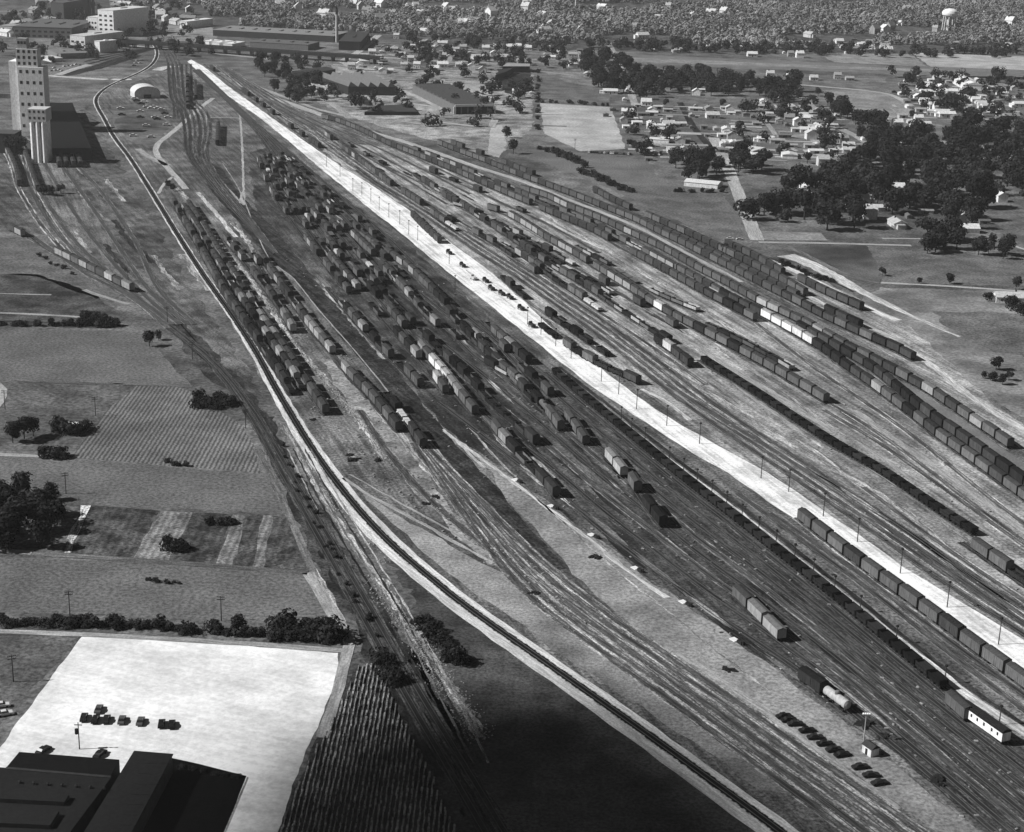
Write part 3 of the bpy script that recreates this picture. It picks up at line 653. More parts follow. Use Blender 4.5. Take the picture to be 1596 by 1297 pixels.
        b.box(-L, L, -1.4, 1.4, 1.05, 3.4); b.box(-1.1, 1.1, -1.25, 1.25, 3.6, 4.6); b.box(-L-.9, L+.9, -1.3, 1.3, .9, 1.04, 1)
        b.obj('body', [P_body, P_iron], root)
        r = MB(); r.gable(-L-.9, L+.9, -1.6, 1.6, 3.41, 3.72); r.gable(-1.3, 1.3, -1.4, 1.4, 4.61, 4.85); r.obj('roof', P_roof, root)
        for s in (-1, 1):
            for x in (-3, -1.6, 1.6, 3):
                w = MB(); w.box(x-.3, x+.3, s*1.42-.02, s*1.42+.02, 2.2, 2.95); w.obj('window', P_win, root)
    elif kind == 'pass':
        b.box(-L, L, -1.45, 1.45, 1.05, 3.5); b.box(-L-.3, L+.3, -.3, .3, .6, 1.04, 1); b.obj('body', [P_body, P_iron], root)
        r = MB()
        for a, z in ((1.58, 3.51), (1.2, 3.85), (.65, 4.05)): r.box(-L-.1, L+.1, -a, a, z, z+.3)
        r.obj('roof', P_iron, root)
        for s in (-1, 1):
            for x in (-7.5, -5, -1.5, 1.5, 4.2, 7.2):
                w = MB(); w.box(x-.35, x+.35, s*1.47-.02, s*1.47+.02, 2.1, 3.0); w.obj('window', P_win, root)
    else:
        b.box(-L, L, -1.5, 1.5, .95, 1.45, 1); b.box(-L+1.2, L-3.6, -1.0, 1.0, 1.46, 3.9); b.box(L-3.5, L-1.4, -1.45, 1.45, 1.46, 4.3)
        b.box(L-1.35, L-.2, -1.0, 1.0, 1.46, 3.4); b.box(-L+1.2, L-3.6, -.5, .5, 3.91, 4.1); b.box(-L-.4, L+.4, -.2, .2, .7, .94, 1)
        b.obj('body', [P_body, P_iron], root)
        for x in (-3, -1, 1):
            w = MB(); w.lathe(x-1, 0, [(.45, 4.11), (.45, 4.25), (.3, 4.3)], 10); w.obj('fan', P_iron, root)
        for s in (-1, 1):
            w = MB(); w.box(L-3.1, L-1.8, s*1.47-.02, s*1.47+.02, 3.1, 3.9); w.obj('window', P_win, root)
    for s in (-1, 1): truck(s*(L-(1.6 if kind != 'ore' else 1.5))).obj('truck', P_iron, root)
    pr_ = proto(root); pr_['nm'] = nm; pr_['half'] = L; return pr_
CARS = {}
for k in ('box', 'reef', 'gon', 'flat', 'tank', 'ore', 'cab', 'loco', 'pass'): CARS[k] = mkcar(k)
PITCHM = {'box': 12.35, 'reef': 12.35, 'gon': 12.6, 'flat': 12.3, 'tank': 11.8, 'ore': 7.5, 'cab': 11.8, 'loco': 15.6, 'pass': 20.2}
TONES = {'black': .008, 'dark': .022, 'brown': .055, 'grey': .11, 'pale': .33, 'white': .62}
QUEUE = []
def place_row(px, desc, kinds='box', seed=0, gap=0., lead=(), tones=('dark', 'brown', 'dark', 'brown', 'grey', 'grey', 'pale'), tone='m', run=(4, 14), tw=2.0, notrack=False, off=1.55, z=.42):
    """cars from the near end of the row backwards; lead = explicit (kind,tone) for the first ones; '-' leaves a gap"""
    r = random.Random(seed*17+len(px)); c = curve(px, 4, off=off); 
    if not notrack: track(c, tone, tw)
    c = c[::-1]; acc = [0]
    for i in range(1, len(c)): acc.append(acc[-1]+(c[i]-c[i-1]).length)
    Lt = acc[-1]
    def at(s):
        s = max(0, min(Lt, s)); j = min(range(len(acc)), key=lambda q: abs(acc[q]-s)); j = max(0, min(len(c)-2, j if acc[j] <= s else j-1))
        d = acc[j+1]-acc[j]; return c[j].lerp(c[j+1], (s-acc[j])/d)
    s = 0; n = 0; i = 0; cnt = {}
    while True:
        if i < len(lead): k, t = lead[i]
        else:
            k = r.choice(kinds.split(',')) if ',' in kinds else kinds; t = r.choice(tones)
            if k == 'reef': t = 'white'
            if k == 'ore': t = r.choice(('black', 'dark'))
            if r.random() < gap: k = '-'
        i += 1
        if k == '-': s += r.uniform(8, 40) if i > len(lead) else 12.4; 
        else:
            p = PITCHM[k]
            if s+p > Lt+3: break
            a, b = at(s+p*.12), at(s+p*.88); m = (a+b)/2; m.z = z; n += 1
            rz = math.atan2(b.y-a.y, b.x-a.x)
            nm = CARS[k]['nm'].replace('_', ' ')
            lab = '%s %s, %s from near end of %s' % (t, nm, ordinal(n), desc)
            if len(lab.split()) > 16: print('LONG', lab)
            QUEUE.append((k, t, m, rz, lab, desc)); s += p
        if s > Lt: break
rows = [
 ([(268, 320), (300, 376), (326, 424), (355, 474), (400, 538), (425, 577), (451, 618)], 'row hugging the curving main line', dict(seed=1, gap=.03, tones=('dark', 'brown', 'brown', 'grey'))),
 ([(282, 326), (310, 368), (338, 418), (370, 468), (405, 520), (440, 570), (466, 611)], 'second row from the curving main line', dict(seed=2, gap=.02, tones=('dark', 'brown', 'grey', 'pale', 'grey'))),
 ([(290, 322), (316, 362), (342, 406), (372, 450), (402, 500), (433, 543), (470, 598), (503, 649)], 'row beside the pale debris line', dict(seed=3, gap=.02, lead=(('box', 'grey'), ('box', 'brown'), ('box', 'grey')), tones=('brown', 'grey', 'pale', 'grey'))),
 ([(345, 372), (375, 408), (397, 437), (415, 460), (434, 488), (453, 521)], 'short row right of the pale debris line', dict(seed=4, gap=.05, tones=('grey', 'pale', 'brown'))),
 ([(388, 397), (403, 420), (413, 443)], 'short row above the debris line', dict(seed=5)),
 ([(400, 398), (418, 426), (443, 461), (464, 491), (484, 519), (508, 547), (540, 588), (565, 613), (585, 636), (605, 661), (617, 676)], 'long row left of the black cinder lane', dict(seed=6, gap=.02, lead=(('box', 'brown'), ('box', 'grey'), ('box', 'brown'), ('box', 'grey'), ('box', 'grey'), ('box', 'brown'), ('box', 'grey'), ('box', 'pale')), tones=('brown', 'grey', 'grey', 'pale'))),
 ([(590, 612), (612, 640), (632, 668), (655, 702)], 'last row against the black cinder lane', dict(seed=7, lead=(('box', 'brown'), ('box', 'brown'), ('flat', 'white'), ('flat', 'white')))),
 ([(505, 448), (545, 497), (583, 540), (600, 557), (628, 583), (651, 607)], 'row alone right of the cinder lane', dict(seed=8, lead=(('box', 'grey'), ('box', 'grey'), ('gon', 'dark'), ('-', ''), ('box', 'grey')))),
 ([(575, 480), (610, 520), (640, 553), (672, 590), (690, 617)], 'row below the white refrigerator cars', dict(seed=9, lead=(('box', 'grey'), ('reef', 'white'), ('flat', 'dark')))),
 ([(548, 425), (590, 472), (635, 525), (659, 556), (675, 575), (692, 594), (713, 622), (736, 650)], 'row with white refrigerator cars', dict(seed=10, lead=(('box', 'grey'), ('box', 'grey'), ('box', 'pale'), ('box', 'pale'), ('reef', 'white'), ('reef', 'white'), ('reef', 'white')))),
 ([(751, 652), (763, 667), (777, 687), (795, 706), (830, 742), (862, 779)], 'row ending nearest the gravel flat', dict(seed=11, lead=(('box', 'brown'), ('box', 'brown'), ('gon', 'dark'), ('gon', 'grey'), ('box', 'dark'), ('box', 'pale'), ('box', 'grey')))),
 ([(585, 455), (603, 472), (625, 495), (650, 520), (675, 545), (700, 570), (730, 600), (764, 637), (800, 667), (831, 697)], 'long dark row through the yard middle', dict(seed=12, gap=.03, kinds='gon,gon,box', tones=('dark', 'black', 'brown'))),
 ([(690, 486), (740, 540), (795, 594), (812, 612), (828, 630)], 'short row in mid dark yard', dict(seed=13)),
 ([(775, 540), (805, 573), (840, 607), (854, 621)], 'short row left of ore cars', dict(seed=14, lead=(('box', 'grey'), ('gon', 'dark')))),
 ([(770, 572), (810, 605), (838, 635), (856, 656), (869, 675)], 'row beyond the lone pale boxcars', dict(seed=15, lead=(('box', 'grey'), ('box', 'grey'), ('tank', 'grey')))),
 ([(872, 645), (895, 677), (908, 697)], 'short row by the ore car string', dict(seed=16, lead=(('box', 'grey'), ('box', 'grey')))),
 ([(935, 708), (952, 727), (967, 747)], 'lone row of pale boxcars', dict(seed=17, lead=(('box', 'pale'), ('box', 'pale')))),
 ([(978, 755), (1000, 790), (1028, 826)], 'scattered dark cars below the pale pair', dict(seed=18, lead=(('box', 'dark'), ('box', 'dark'), ('-', ''), ('box', 'grey')))),
 ([(1138, 930), (1160, 952), (1180, 972), (1212, 1004)], 'row standing alone on the gravel edge', dict(seed=19, lead=(('box', 'pale'), ('box', 'pale'), ('box', 'grey')))),
 ([(1240, 1062), (1275, 1086), (1315, 1116)], 'string beside the floodlight tower', dict(seed=20, lead=(('tank', 'pale'), ('box', 'dark'), ('box', 'dark')))),
 ([(560, 372), (590, 392), (621, 413), (644, 432), (662, 450), (677, 464), (693, 480)], 'upper-yard row nearest the white road', dict(seed=21, gap=.05)),
 ([(545, 368), (575, 398), (600, 425), (630, 460), (655, 490), (679, 513)], 'second row from the white road', dict(seed=22, tones=('grey', 'pale', 'grey'))),
 ([(700, 490), (727, 530), (737, 522), (760, 555), (778, 578)][:1]+[(715, 508), (737, 530), (760, 557), (778, 578)], 'row left of the white road bend', dict(seed=23, gap=.1, tones=('grey', 'pale', 'brown'))),
 ([(700, 520), (726, 548), (748, 566), (790, 590)], 'broken row left of the white road', dict(seed=24, gap=.2, kinds='box,gon')),
 ([(745, 500), (775, 530), (800, 552), (820, 570)], 'row closest to the ore cars far end', dict(seed=25, gap=.15, kinds='box,gon')),
]
for i, (pp, d, kw) in enumerate(rows):
    kw = dict(kw); kw.setdefault('gap', .22 if i > 6 else .03); kw.setdefault('kinds', 'box,box,box,gon') ; kw.setdefault('tone', 'd'); place_row(pp, d, **kw)
# upper left yard, sparse rows
UL = [(398, 246), (420, 300), (455, 350), (500, 410), (540, 460)]; UR = [(440, 240), (500, 290), (560, 345), (610, 395), (650, 430)]
for j, t in enumerate((0, .13, .26, .39, .52, .65, .8, .95)):
    a = [(UL[i][0]*(1-t)+UR[i][0]*t, UL[i][1]*(1-t)+UR[i][1]*t) for i in range(5)]
    place_row(a, '%s upper-yard row counted from the cinder lane' % ordinal(j+1), 'box,box,gon,box,gon,flat', seed=30+j, gap=.22, tones=('dark', 'brown', 'grey', 'dark', 'grey', 'pale'), tone='d', tw=1.8)
# right of white road
place_row([(833, 507), (858, 527), (880, 543), (905, 560), (932, 575), (960, 586), (992, 602)], 'row standing on the white road', seed=50, lead=(('box', 'brown'), ('gon', 'dark'), ('gon', 'dark'), ('box', 'grey'), ('gon', 'black'), ('box', 'grey'), ('-', ''), ('gon', 'black'), ('gon', 'black'), ('-', ''), ('box', 'grey')), notrack=True)
place_row([(775, 432), (800, 456), (838, 485), (868, 506), (900, 528), (925, 545), (943, 558)], 'broken row right of the white road', 'box,gon,gon', seed=51, gap=.3, tones=('dark', 'black', 'brown'), tone='l')
place_row([(640, 340), (655, 356), (668, 368), (682, 381)], 'short row on the white road far up', 'box', seed=52, tones=('brown', 'dark'), notrack=True)
place_row([(505, 212), (545, 243), (580, 270), (610, 293), (634, 308), (656, 323), (680, 342), (710, 362)], 'long far row above the white road', seed=53, gap=.08, lead=(('flat', 'white'), ('flat', 'white'), ('box', 'grey')))
place_row([(639, 272), (672, 295), (697, 309), (717, 323), (741, 340), (776, 363), (819, 393), (864, 423), (910, 450), (937, 469), (978, 497), (1010, 518), (1040, 538)], 'very long row in the right yard', 'box,box,box,gon', seed=54, gap=.04, lead=(('box', 'dark'), ('gon', 'dark'), ('gon', 'grey'), ('gon', 'pale'), ('gon', 'dark'), ('gon', 'pale')))
place_row([(1020, 536), (1040, 549), (1055, 561), (1072, 575)], 'three cars led up to a white boxcar', seed=55, lead=(('box', 'brown'), ('box', 'brown'), ('reef', 'white')))
place_row([(770, 380), (800, 396), (822, 410), (845, 427), (870, 446), (896, 463), (932, 488)], 'row with pale flat cars', seed=56, lead=(('flat', 'white'), ('flat', 'white'), ('box', 'grey'), ('box', 'grey'), ('gon', 'dark'), ('gon', 'dark')), kinds='box,gon')
place_row([(750, 326), (785, 336), (824, 359), (848, 375), (883, 394), (922, 418), (953, 438), (988, 460), (1010, 476), (1044, 496), (1070, 510), (1105, 529), (1145, 550), (1194, 577), (1229, 598), (1265, 619), (1284, 631)], 'longest diagonal row of the right yard', seed=57, gap=.02, lead=[('box', 'grey')]*7+[('box', 'dark'), ('box', 'grey'), ('box', 'grey'), ('box', 'dark'), ('box', 'grey'), ('box', 'grey'), ('box', 'brown'), ('reef', 'white')], tones=('grey', 'brown', 'grey', 'pale'))
place_row([(860, 372), (900, 392), (950, 418), (1000, 450), (1040, 470), (1085, 488)], 'low row behind the longest diagonal row', 'gon,flat,gon', seed=58, gap=.12, tones=('dark', 'pale', 'grey'))
place_row([(1100, 512), (1150, 535), (1200, 562), (1230, 580)], 'low dark row beside the open gravel', 'gon,box', seed=59, gap=.15)
X1 = [(500, 186), (522, 191), (560, 206), (600, 226), (642, 243), (700, 267), (775, 300), (826, 322), (866, 340), (910, 358), (938, 372), (970, 391), (1023, 420), (1090, 458), (1150, 490), (1174, 503)]
place_row(X1, 'row left of the narrow gravel road', seed=60, gap=.01, tones=('dark', 'brown', 'brown', 'grey', 'dark'))
X2 = [(800, 296), (835, 305), (857, 313), (880, 325), (929, 344), (965, 361), (1010, 382), (1040, 397), (1084, 423), (1125, 444), (1151, 459), (1180, 476), (1228, 498), (1277, 524), (1310, 544), (1369, 574), (1407, 595), (1443, 615), (1494, 650), (1550, 688), (1570, 702)]
place_row(X2, 'longest train right of the grey wedge', seed=61, gap=0, tones=('brown', 'grey', 'grey', 'grey', 'pale', 'brown'))
X3 = [(1000, 396), (1060, 428), (1110, 456), (1151, 479), (1180, 493), (1226, 518), (1277, 549), (1303, 569), (1346, 599), (1410, 647), (1463, 689), (1524, 732), (1589, 780), (1660, 830)]
n3 = 0
place_row(X3, 'train leaving at the right edge', seed=62, gap=0, lead=[('box', t) for t in ('grey', 'brown', 'grey', 'grey', 'brown', 'grey', 'grey', 'grey', 'grey', 'brown', 'grey', 'dark', 'grey', 'grey', 'pale', 'brown', 'brown', 'dark', 'dark', 'dark', 'dark')]+[('reef', 'white')]*5, tones=('grey', 'brown', 'dark'))
place_row([(1232, 510), (1310, 553), (1360, 583), (1440, 650), (1500, 692), (1560, 735), (1640, 795)], 'dark train right behind the edge train', seed=63, gap=0, tones=('dark', 'brown'), off=1.2)
Y1 = [(680, 226), (712, 239), (750, 253), (800, 274), (835, 287), (873, 301), (907, 314), (948, 331), (988, 347), (1026, 367), (1058, 382), (1094, 401), (1139, 424), (1180, 446), (1229, 471), (1284, 500), (1359, 535), (1394, 550), (1420, 564)]
place_row(Y1, 'row right of the narrow gravel road', seed=64, gap=0, tones=('dark', 'brown', 'grey', 'brown'))
place_row([(700, 226), (760, 248), (830, 276)], 'far row behind the narrow road row', seed=65, gap=.1, tones=('dark', 'brown'))
place_row([(923, 300), (960, 320), (1000, 338), (1050, 360), (1103, 384), (1160, 413), (1210, 438), (1252, 463)], 'outer row at the field edge', seed=66, gap=.04, tones=('dark', 'brown', 'grey'))
place_row([(950, 330), (1010, 356), (1070, 382), (1130, 412), (1190, 442), (1257, 476), (1300, 496), (1338, 514)], 'second outer row near the field', seed=67, gap=.05, tones=('dark', 'brown'))
place_row([(1060, 352), (1110, 376), (1150, 394), (1180, 409), (1217, 431)], 'outermost row ending by the pale ballast', seed=68, gap=.1, tones=('dark', 'brown'))
place_row([(1232, 434), (1280, 459), (1340, 486)], 'row between two pale ballast strips', seed=69, gap=0, tones=('brown', 'dark'), tone='l')
place_row([(690, 305), (760, 345), (840, 388), (920, 433), (1000, 482), (1050, 514)], 'ragged row amid the right yard', 'box,box,gon,flat', seed=90, gap=.25, tones=('dark', 'brown', 'grey', 'pale'))
place_row([(650, 262), (720, 290), (790, 322), (850, 350), (930, 395)], 'ragged row left of gravel road row', 'box,box,gon', seed=91, gap=.25, tones=('dark', 'brown', 'grey'))
place_row([(690, 338), (730, 362), (770, 384), (810, 412), (850, 442)], 'ragged row by the white road bend', 'box,gon', seed=92, gap=.35, tones=('dark', 'brown', 'grey'))
place_row([(520, 215), (580, 250), (650, 285), (700, 315), (760, 352)], 'ragged far row over the white road', 'box,gon', seed=93, gap=.4, tones=('dark', 'brown', 'grey'))
place_row([(640, 236), (700, 259), (775, 291), (826, 313), (866, 330), (910, 348), (970, 380), (1023, 409), (1090, 446), (1150, 478)], 'second row left of gravel road', 'box,box,gon', seed=94, gap=.08, tones=('dark', 'brown', 'grey', 'pale'))
place_row([(700, 320), (741, 332), (790, 362), (840, 396), (900, 432), (950, 462)], 'low row amid the right yard', 'gon,flat,gon', seed=95, gap=.2, tones=('dark', 'black', 'pale'))
# ore cars
place_row([(861, 582), (900, 616), (953, 660), (1004, 702), (1054, 743), (1105, 783), (1156, 822), (1200, 858), (1298, 935), (1400, 1020), (1470, 1078)], 'ore car string beside the pale walkway', 'ore', seed=70, gap=0, tone='d', off=.3)
place_row([(1085, 562), (1120, 584), (1158, 608), (1195, 632), (1233, 658), (1298, 700), (1359, 735), (1400, 762), (1450, 797), (1514, 838)], 'ore car string crossing the right yard', 'ore', seed=71, gap=0, tone='m')
place_row([(1494, 846), (1522, 865), (1556, 890), (1600, 920)], 'short string under the ore cars', seed=72, lead=(('gon', 'dark'), ('box', 'grey'), ('box', 'grey')), tone='d')
# train A, head to the far end
place_row([(1236, 808), (1258, 827), (1281, 844), (1306, 864), (1332, 884), (1361, 905), (1452, 972), (1488, 1000), (1523, 1026), (1560, 1053), (1640, 1112)], 'train on the left side of the white road', seed=73, gap=0, tones=('grey', 'brown', 'grey', 'grey'), tone='l')
# foreground right: boxcar and bunk car
place_row([(1470, 1100), (1503, 1130)], 'lone boxcar by the walkway end', seed=74, lead=(('box', 'grey'),), tone='d')
place_row([(1500, 1122), (1562, 1166)], 'white car by the walkway end', seed=75, lead=(('pass', 'white'),), tone='d')
# left
place_row([(76, 393), (110, 410), (150, 430), (203, 457)], 'left train at the edge of the field', 'box', seed=76, lead=[('box', t) for t in ('pale', 'grey', 'pale', 'brown', 'grey', 'pale', 'grey', 'pale')*3], tone='m')
place_row([(12, 360), (33, 371)], 'lone boxcar at the left picture edge', seed=77, lead=(('box', 'pale'),), notrack=True)
place_row([(5, 232), (20, 264), (27, 292)], 'first string under the grain elevator', seed=78, tones=('pale', 'grey'), notrack=True)
place_row([(36, 242), (50, 285), (56, 300)], 'second string under the grain elevator', seed=79, tones=('pale', 'grey'), notrack=True)
for k in range(4):
    place_row([(84+10*k, 232), (90+11*k, 262)], '%s siding in the elevator shadow' % ordinal(k+1), seed=80+k, tones=('grey', 'brown'), tone='d')
place_row([(291, 118), (290, 145), (291, 171)], 'dark string by the round-roofed shed', seed=85, tones=('black', 'dark'), notrack=True, kinds='gon,box')
place_row([(302, 130), (303, 156)], 'short string by the round-roofed shed', seed=86, tones=('pale', 'dark'), notrack=True)
place_row([(338, 196), (336, 228)], 'dark string on the curved sidings', seed=87, tones=('black', 'dark'), notrack=True)
place_row([(315, 100), (350, 125), (405, 165), (450, 200), (500, 235)], 'far cars along the white road', seed=88, gap=.5, tones=('black', 'dark'))
# ---- instantiate
per = {}
for q in QUEUE: per.setdefault(q[0], []).append(q)
print('CARCOUNT', {k: len(v) for k, v in per.items()})
REST = []; VR = random.Random(77)
for k, L in per.items():
    L.sort(key=lambda q: pr(q[2])[2]); 
    lim = 299
    for q in L[:lim]:
        o = dup(CARS[k], q[2], q[3], q[4], 'railway cars of the '+q[5] if len(q[5]) < 60 else 'railway cars', TONES[q[1]]*VR.uniform(.8, 1.2), scale=(1, 1.12, 1.18*VR.choice((.93, .97, 1., 1., 1.05)) if k in ('box', 'reef', 'gon') else 1.15))
    REST += L[lim:]
if REST:
    b = MB()
    for k, t, m, rz, lab, d in REST:
        Mx = Matrix.Translation(m) @ Matrix.Rotation(rz, 4, 'Z'); mi = {'black': 0, 'dark': 0, 'brown': 1, 'grey': 2, 'pale': 3, 'white': 3}[t]
        b.box(-5.5, 5.5, -1.6, 1.6, 1.05, 4.6, mi, Mx); b.gable(-5.55, 5.55, -1.7, 1.7, 4.61, 5.1, 4 if t != 'white' else 3, 'x', Mx)
        b.box(-5, -2.6, -1, 1, .1, 1.0, 4, Mx); b.box(2.6, 5, -1, 1, .1, 1.0, 4, Mx); b.box(-1, 1, -1.68, 1.68, 1.2, 4.4, mi, Mx)
    o = b.obj('distant_boxcars', [pmat('far_paint_dark', .04), pmat('far_paint_brown', .075), pmat('far_paint_grey', .115), pmat('far_paint_pale', .3), pmat('far_roof', .045)])
    tag(o, 'small far boxcars packed in the upper rows of the yard', 'boxcar', kind='stuff')

# ================================================================== TREES
M_bark = pmat('bark', .035, .3, 2)
M_leaf = leafmat('foliage', .022); M_leafF = gmat('far_foliage', .21, var=.3, big=.008, mid=.05, mvar=.35, fine=.5, fvar=.12)  # far crowns are paler: distance haze put into their colour
def crown_arrays(rng, h, w, n, leaf, low=.2, lobes=9, jt=.6):
    """leaf-sized faces scattered over overlapping lobes"""
    cs = []
    for i in range(lobes):
        a = rng.uniform(0, 6.28); r = rng.uniform(.05, .55)*w/2; zz = rng.uniform(low+.16, .86)*h
        k = 1-.55*abs(zz/h-.5); cs.append((r*math.cos(a)*k*1.3, r*math.sin(a)*k*1.3, zz, rng.uniform(.2, .34)*w))
    vs = []; fs = []
    for i in range(n):
        c = rng.choice(cs); th = rng.uniform(0, 6.28); u = rng.uniform(-.75, 1); s = math.sqrt(1-u*u); rr = c[3]*rng.uniform(.72, 1.08)
        p = Vector((c[0]+rr*s*math.cos(th), c[1]+rr*s*math.sin(th), max(low*h*.8, c[2]+rr*u*.85)))
        nrm = Vector((s*math.cos(th), s*math.sin(th), u+.3)).normalized()
        nrm = (nrm+Vector((rng.uniform(-jt, jt), rng.uniform(-jt, jt), rng.uniform(-jt, jt)))).normalized()
        a = nrm.orthogonal().normalized(); b = nrm.cross(a); l1 = leaf*rng.uniform(.6, 1.3); l2 = leaf*rng.uniform(.5, 1.1)
        o = len(vs); vs += [p-a*l1, p-b*l2, p+a*l1*.9, p+b*l2]; fs.append((o, o+1, o+2, o+3))
    return vs, fs
def mktree(seed, h, w, n, leaf, name='tree', low=.2, lobes=9):
    rng = random.Random(seed); root = thing(name, '', 'tree', (0, 0, -500))
    vs, fs = crown_arrays(rng, h, w, n, leaf, low, lobes)
    b = MB(); b.add(vs, fs); b.obj('crown', M_leaf, root)
    t = MB(); t.cyl((0, 0, -.3), (0, 0, h*.35), .03*h, .018*h, 8); 
    for i in range(5):
        a = rng.uniform(0, 6.28); t.cyl((0, 0, h*(.25+.04*i)), (math.cos(a)*w*.25, math.sin(a)*w*.25, h*(.5+.06*i)), .014*h, .005*h, 6)
    t.obj('trunk', M_bark, root)
    return proto(root)
TREES = [mktree(1, 12, 12, 900, .75), mktree(2, 13, 10.5, 800, .75), mktree(3, 11, 13, 900, .8), mktree(4, 14, 12, 950, .8, lobes=12), mktree(5, 10, 9, 650, .7)]
BUSH = [mktree(11, 3.2, 5., 420, .38, 'bush', .02, 7), mktree(12, 2.6, 6.2, 420, .38, 'bush', .02, 9)]
for b_ in BUSH: b_['root']['category'] = 'bush'
POP = [mktree(21, 14, 4, 500, .55, 'poplar_tree', .1, 8)]
TR = []
def tree(px, py, sc=1., kind=None, desc='', grp=''):
    TR.append((g(px, py), sc, kind, grp, px))
def scatter(P, n, grp, smin=.75, smax=1.25, seed=1, kind=None, mind=6.):
    rng = random.Random(seed); x0 = min(p[0] for p in P); x1 = max(p[0] for p in P); y0 = min(p[1] for p in P); y1 = max(p[1] for p in P); out = []; tries = 0
    # weight towards ground area: sample in world space
    Wp = [g(*p) for p in P]; PW = [(w.x, w.y) for w in Wp]
    a0, a1 = min(p[0] for p in PW), max(p[0] for p in PW); b0, b1 = min(p[1] for p in PW), max(p[1] for p in PW)
    while len(out) < n and tries < n*60:
        tries += 1; x = rng.uniform(a0, a1); y = rng.uniform(b0, b1)
        if not inpoly(x, y, PW) or any((x-q[0])**2+(y-q[1])**2 < mind**2 for q in out): continue
        out.append((x, y)); TR.append((Vector((x, y, 0)), rng.uniform(smin, smax), kind, grp, pr((x, y, 0))[0]))
scatter([(1165, 318), (1230, 300), (1300, 262), (1400, 225), (1596, 200), (1640, 260), (1640, 330), (1540, 335), (1420, 350), (1300, 360), (1220, 350), (1165, 345)], 95, 'wood at the right of the town', 1.2, 1.8, 3, mind=11)
scatter([(1420, 400), (1440, 370), (1480, 330), (1540, 345), (1510, 375), (1490, 402)], 14, 'clump of trees left of the pale track', 1.1, 1.5, 4, mind=7)
scatter([(1510, 400), (1530, 385), (1570, 380), (1566, 404)], 6, 'clump of trees right of the pale track', .7, 1., 5)
scatter([(1018, 282), (1035, 256), (1070, 250), (1128, 262), (1128, 284)], 13, 'clump of trees left of the town street', 1.0, 1.4, 6, mind=8)
scatter([(1142, 262), (1160, 248), (1212, 256), (1205, 272), (1150, 275)], 8, 'clump of trees right of the town street', 1.0, 1.4, 7, mind=8)
scatter([(1290, 165), (1312, 168), (1345, 190), (1395, 205), (1425, 232), (1400, 236), (1350, 222), (1315, 200)], 20, 'slanting belt of trees below the pale field', 1.1, 1.5, 8, mind=9)
scatter([(1000, 118), (1090, 122), (1250, 145), (1255, 165), (1200, 160), (1100, 150), (1040, 152), (985, 165)], 36, 'band of trees below the long field', 1.2, 1.8, 9, mind=12)
scatter([(905, 95), (950, 88), (985, 110), (1000, 160), (950, 148), (910, 130)], 18, 'trees along the far street', 1.2, 1.7, 10, mind=12)
scatter([(430, 165), (400, 120), (395, 100), (470, 98), (520, 130), (520, 160), (480, 165)], 24, 'trees above the upper yard', .8, 1.2, 11, mind=9)
scatter([(-60, 850), (-60, 785), (0, 775), (60, 772), (110, 790), (100, 815), (70, 858), (20, 864)], 24, 'dark grove at the left edge', .75, 1.05, 12, mind=4.5)
for (x, y, s, gname) in [(38, 684, .7, 'x'), (20, 690, .75, 'x'), (52, 680, .6, 'x'), (372, 985, .62, 'h'), (1398, 330, 1, 'w'), (1222, 298, 1, 'w'),
        (1258, 255, .8, 'w'), (1216, 242, .5, 'w'), (1275, 150, .7, 'w'), (1480, 442, .5, 'e'), (1432, 442, .35, 'e'), (1583, 452, .6, 'e'), (1575, 485, .8, 'e'), (1590, 492, .8, 'e'),
        (1541, 470, .45, 'e'), (1552, 577, .55, 'e2'), (1533, 590, .35, 'e2'), (1548, 594, .42, 'e2'), (1562, 600, .42, 'e2'), (1572, 593, .4, 'e2'), (1375, 430, .45, 'e'),
        (800, 240, .9, 'm'), (790, 215, .9, 'm'), (1422, 185, .7, 'w'), (1540, 134, .8, 'w'), (1575, 133, .5, 'w'), (1422, 130, .6, 'w'), (80, 305, .7, 'l'), (95, 302, .6, 'l'), (68, 303, .6, 'l'),
        (20, 240, 1.2, 'l'), (32, 242, 1.1, 'l'), (25, 236, 1.2, 'l'), (262, 292, .55, 'l'), (270, 298, .5, 'l'), (233, 540, .6, 'l'), (247, 530, .5, 'l'), (1130, 395, .5, 'e'), (1147, 392, .4, 'e')]:
    TR.append((g(x, y), s, None, {'x': 'trees around the white farmhouse', 'h': 'hedge behind the white lot', 'w': 'single trees about the town', 'e': 'single trees in the right fields', 'e2': 'bushy trees in the right meadow', 'm': 'trees by the works gate', 'l': 'trees on the left railway land'}[gname], x))
byg = {}
for t in TR: byg.setdefault(t[3], []).append(t)
rt = random.Random(5)
for gname, L in byg.items():
    L.sort(key=lambda t: t[4])
    for i, (p, sc, kind, gg, x) in enumerate(L):
        s = sc*rt.uniform(.92, 1.1)
        dup(rt.choice(TREES), p, rt.uniform(0, 6.28), 'dark leafy tree, %s from left in %s' % (ordinal(i+1), gname), gname, scale=(s*rt.uniform(.9, 1.15), s*rt.uniform(.9, 1.15), s))
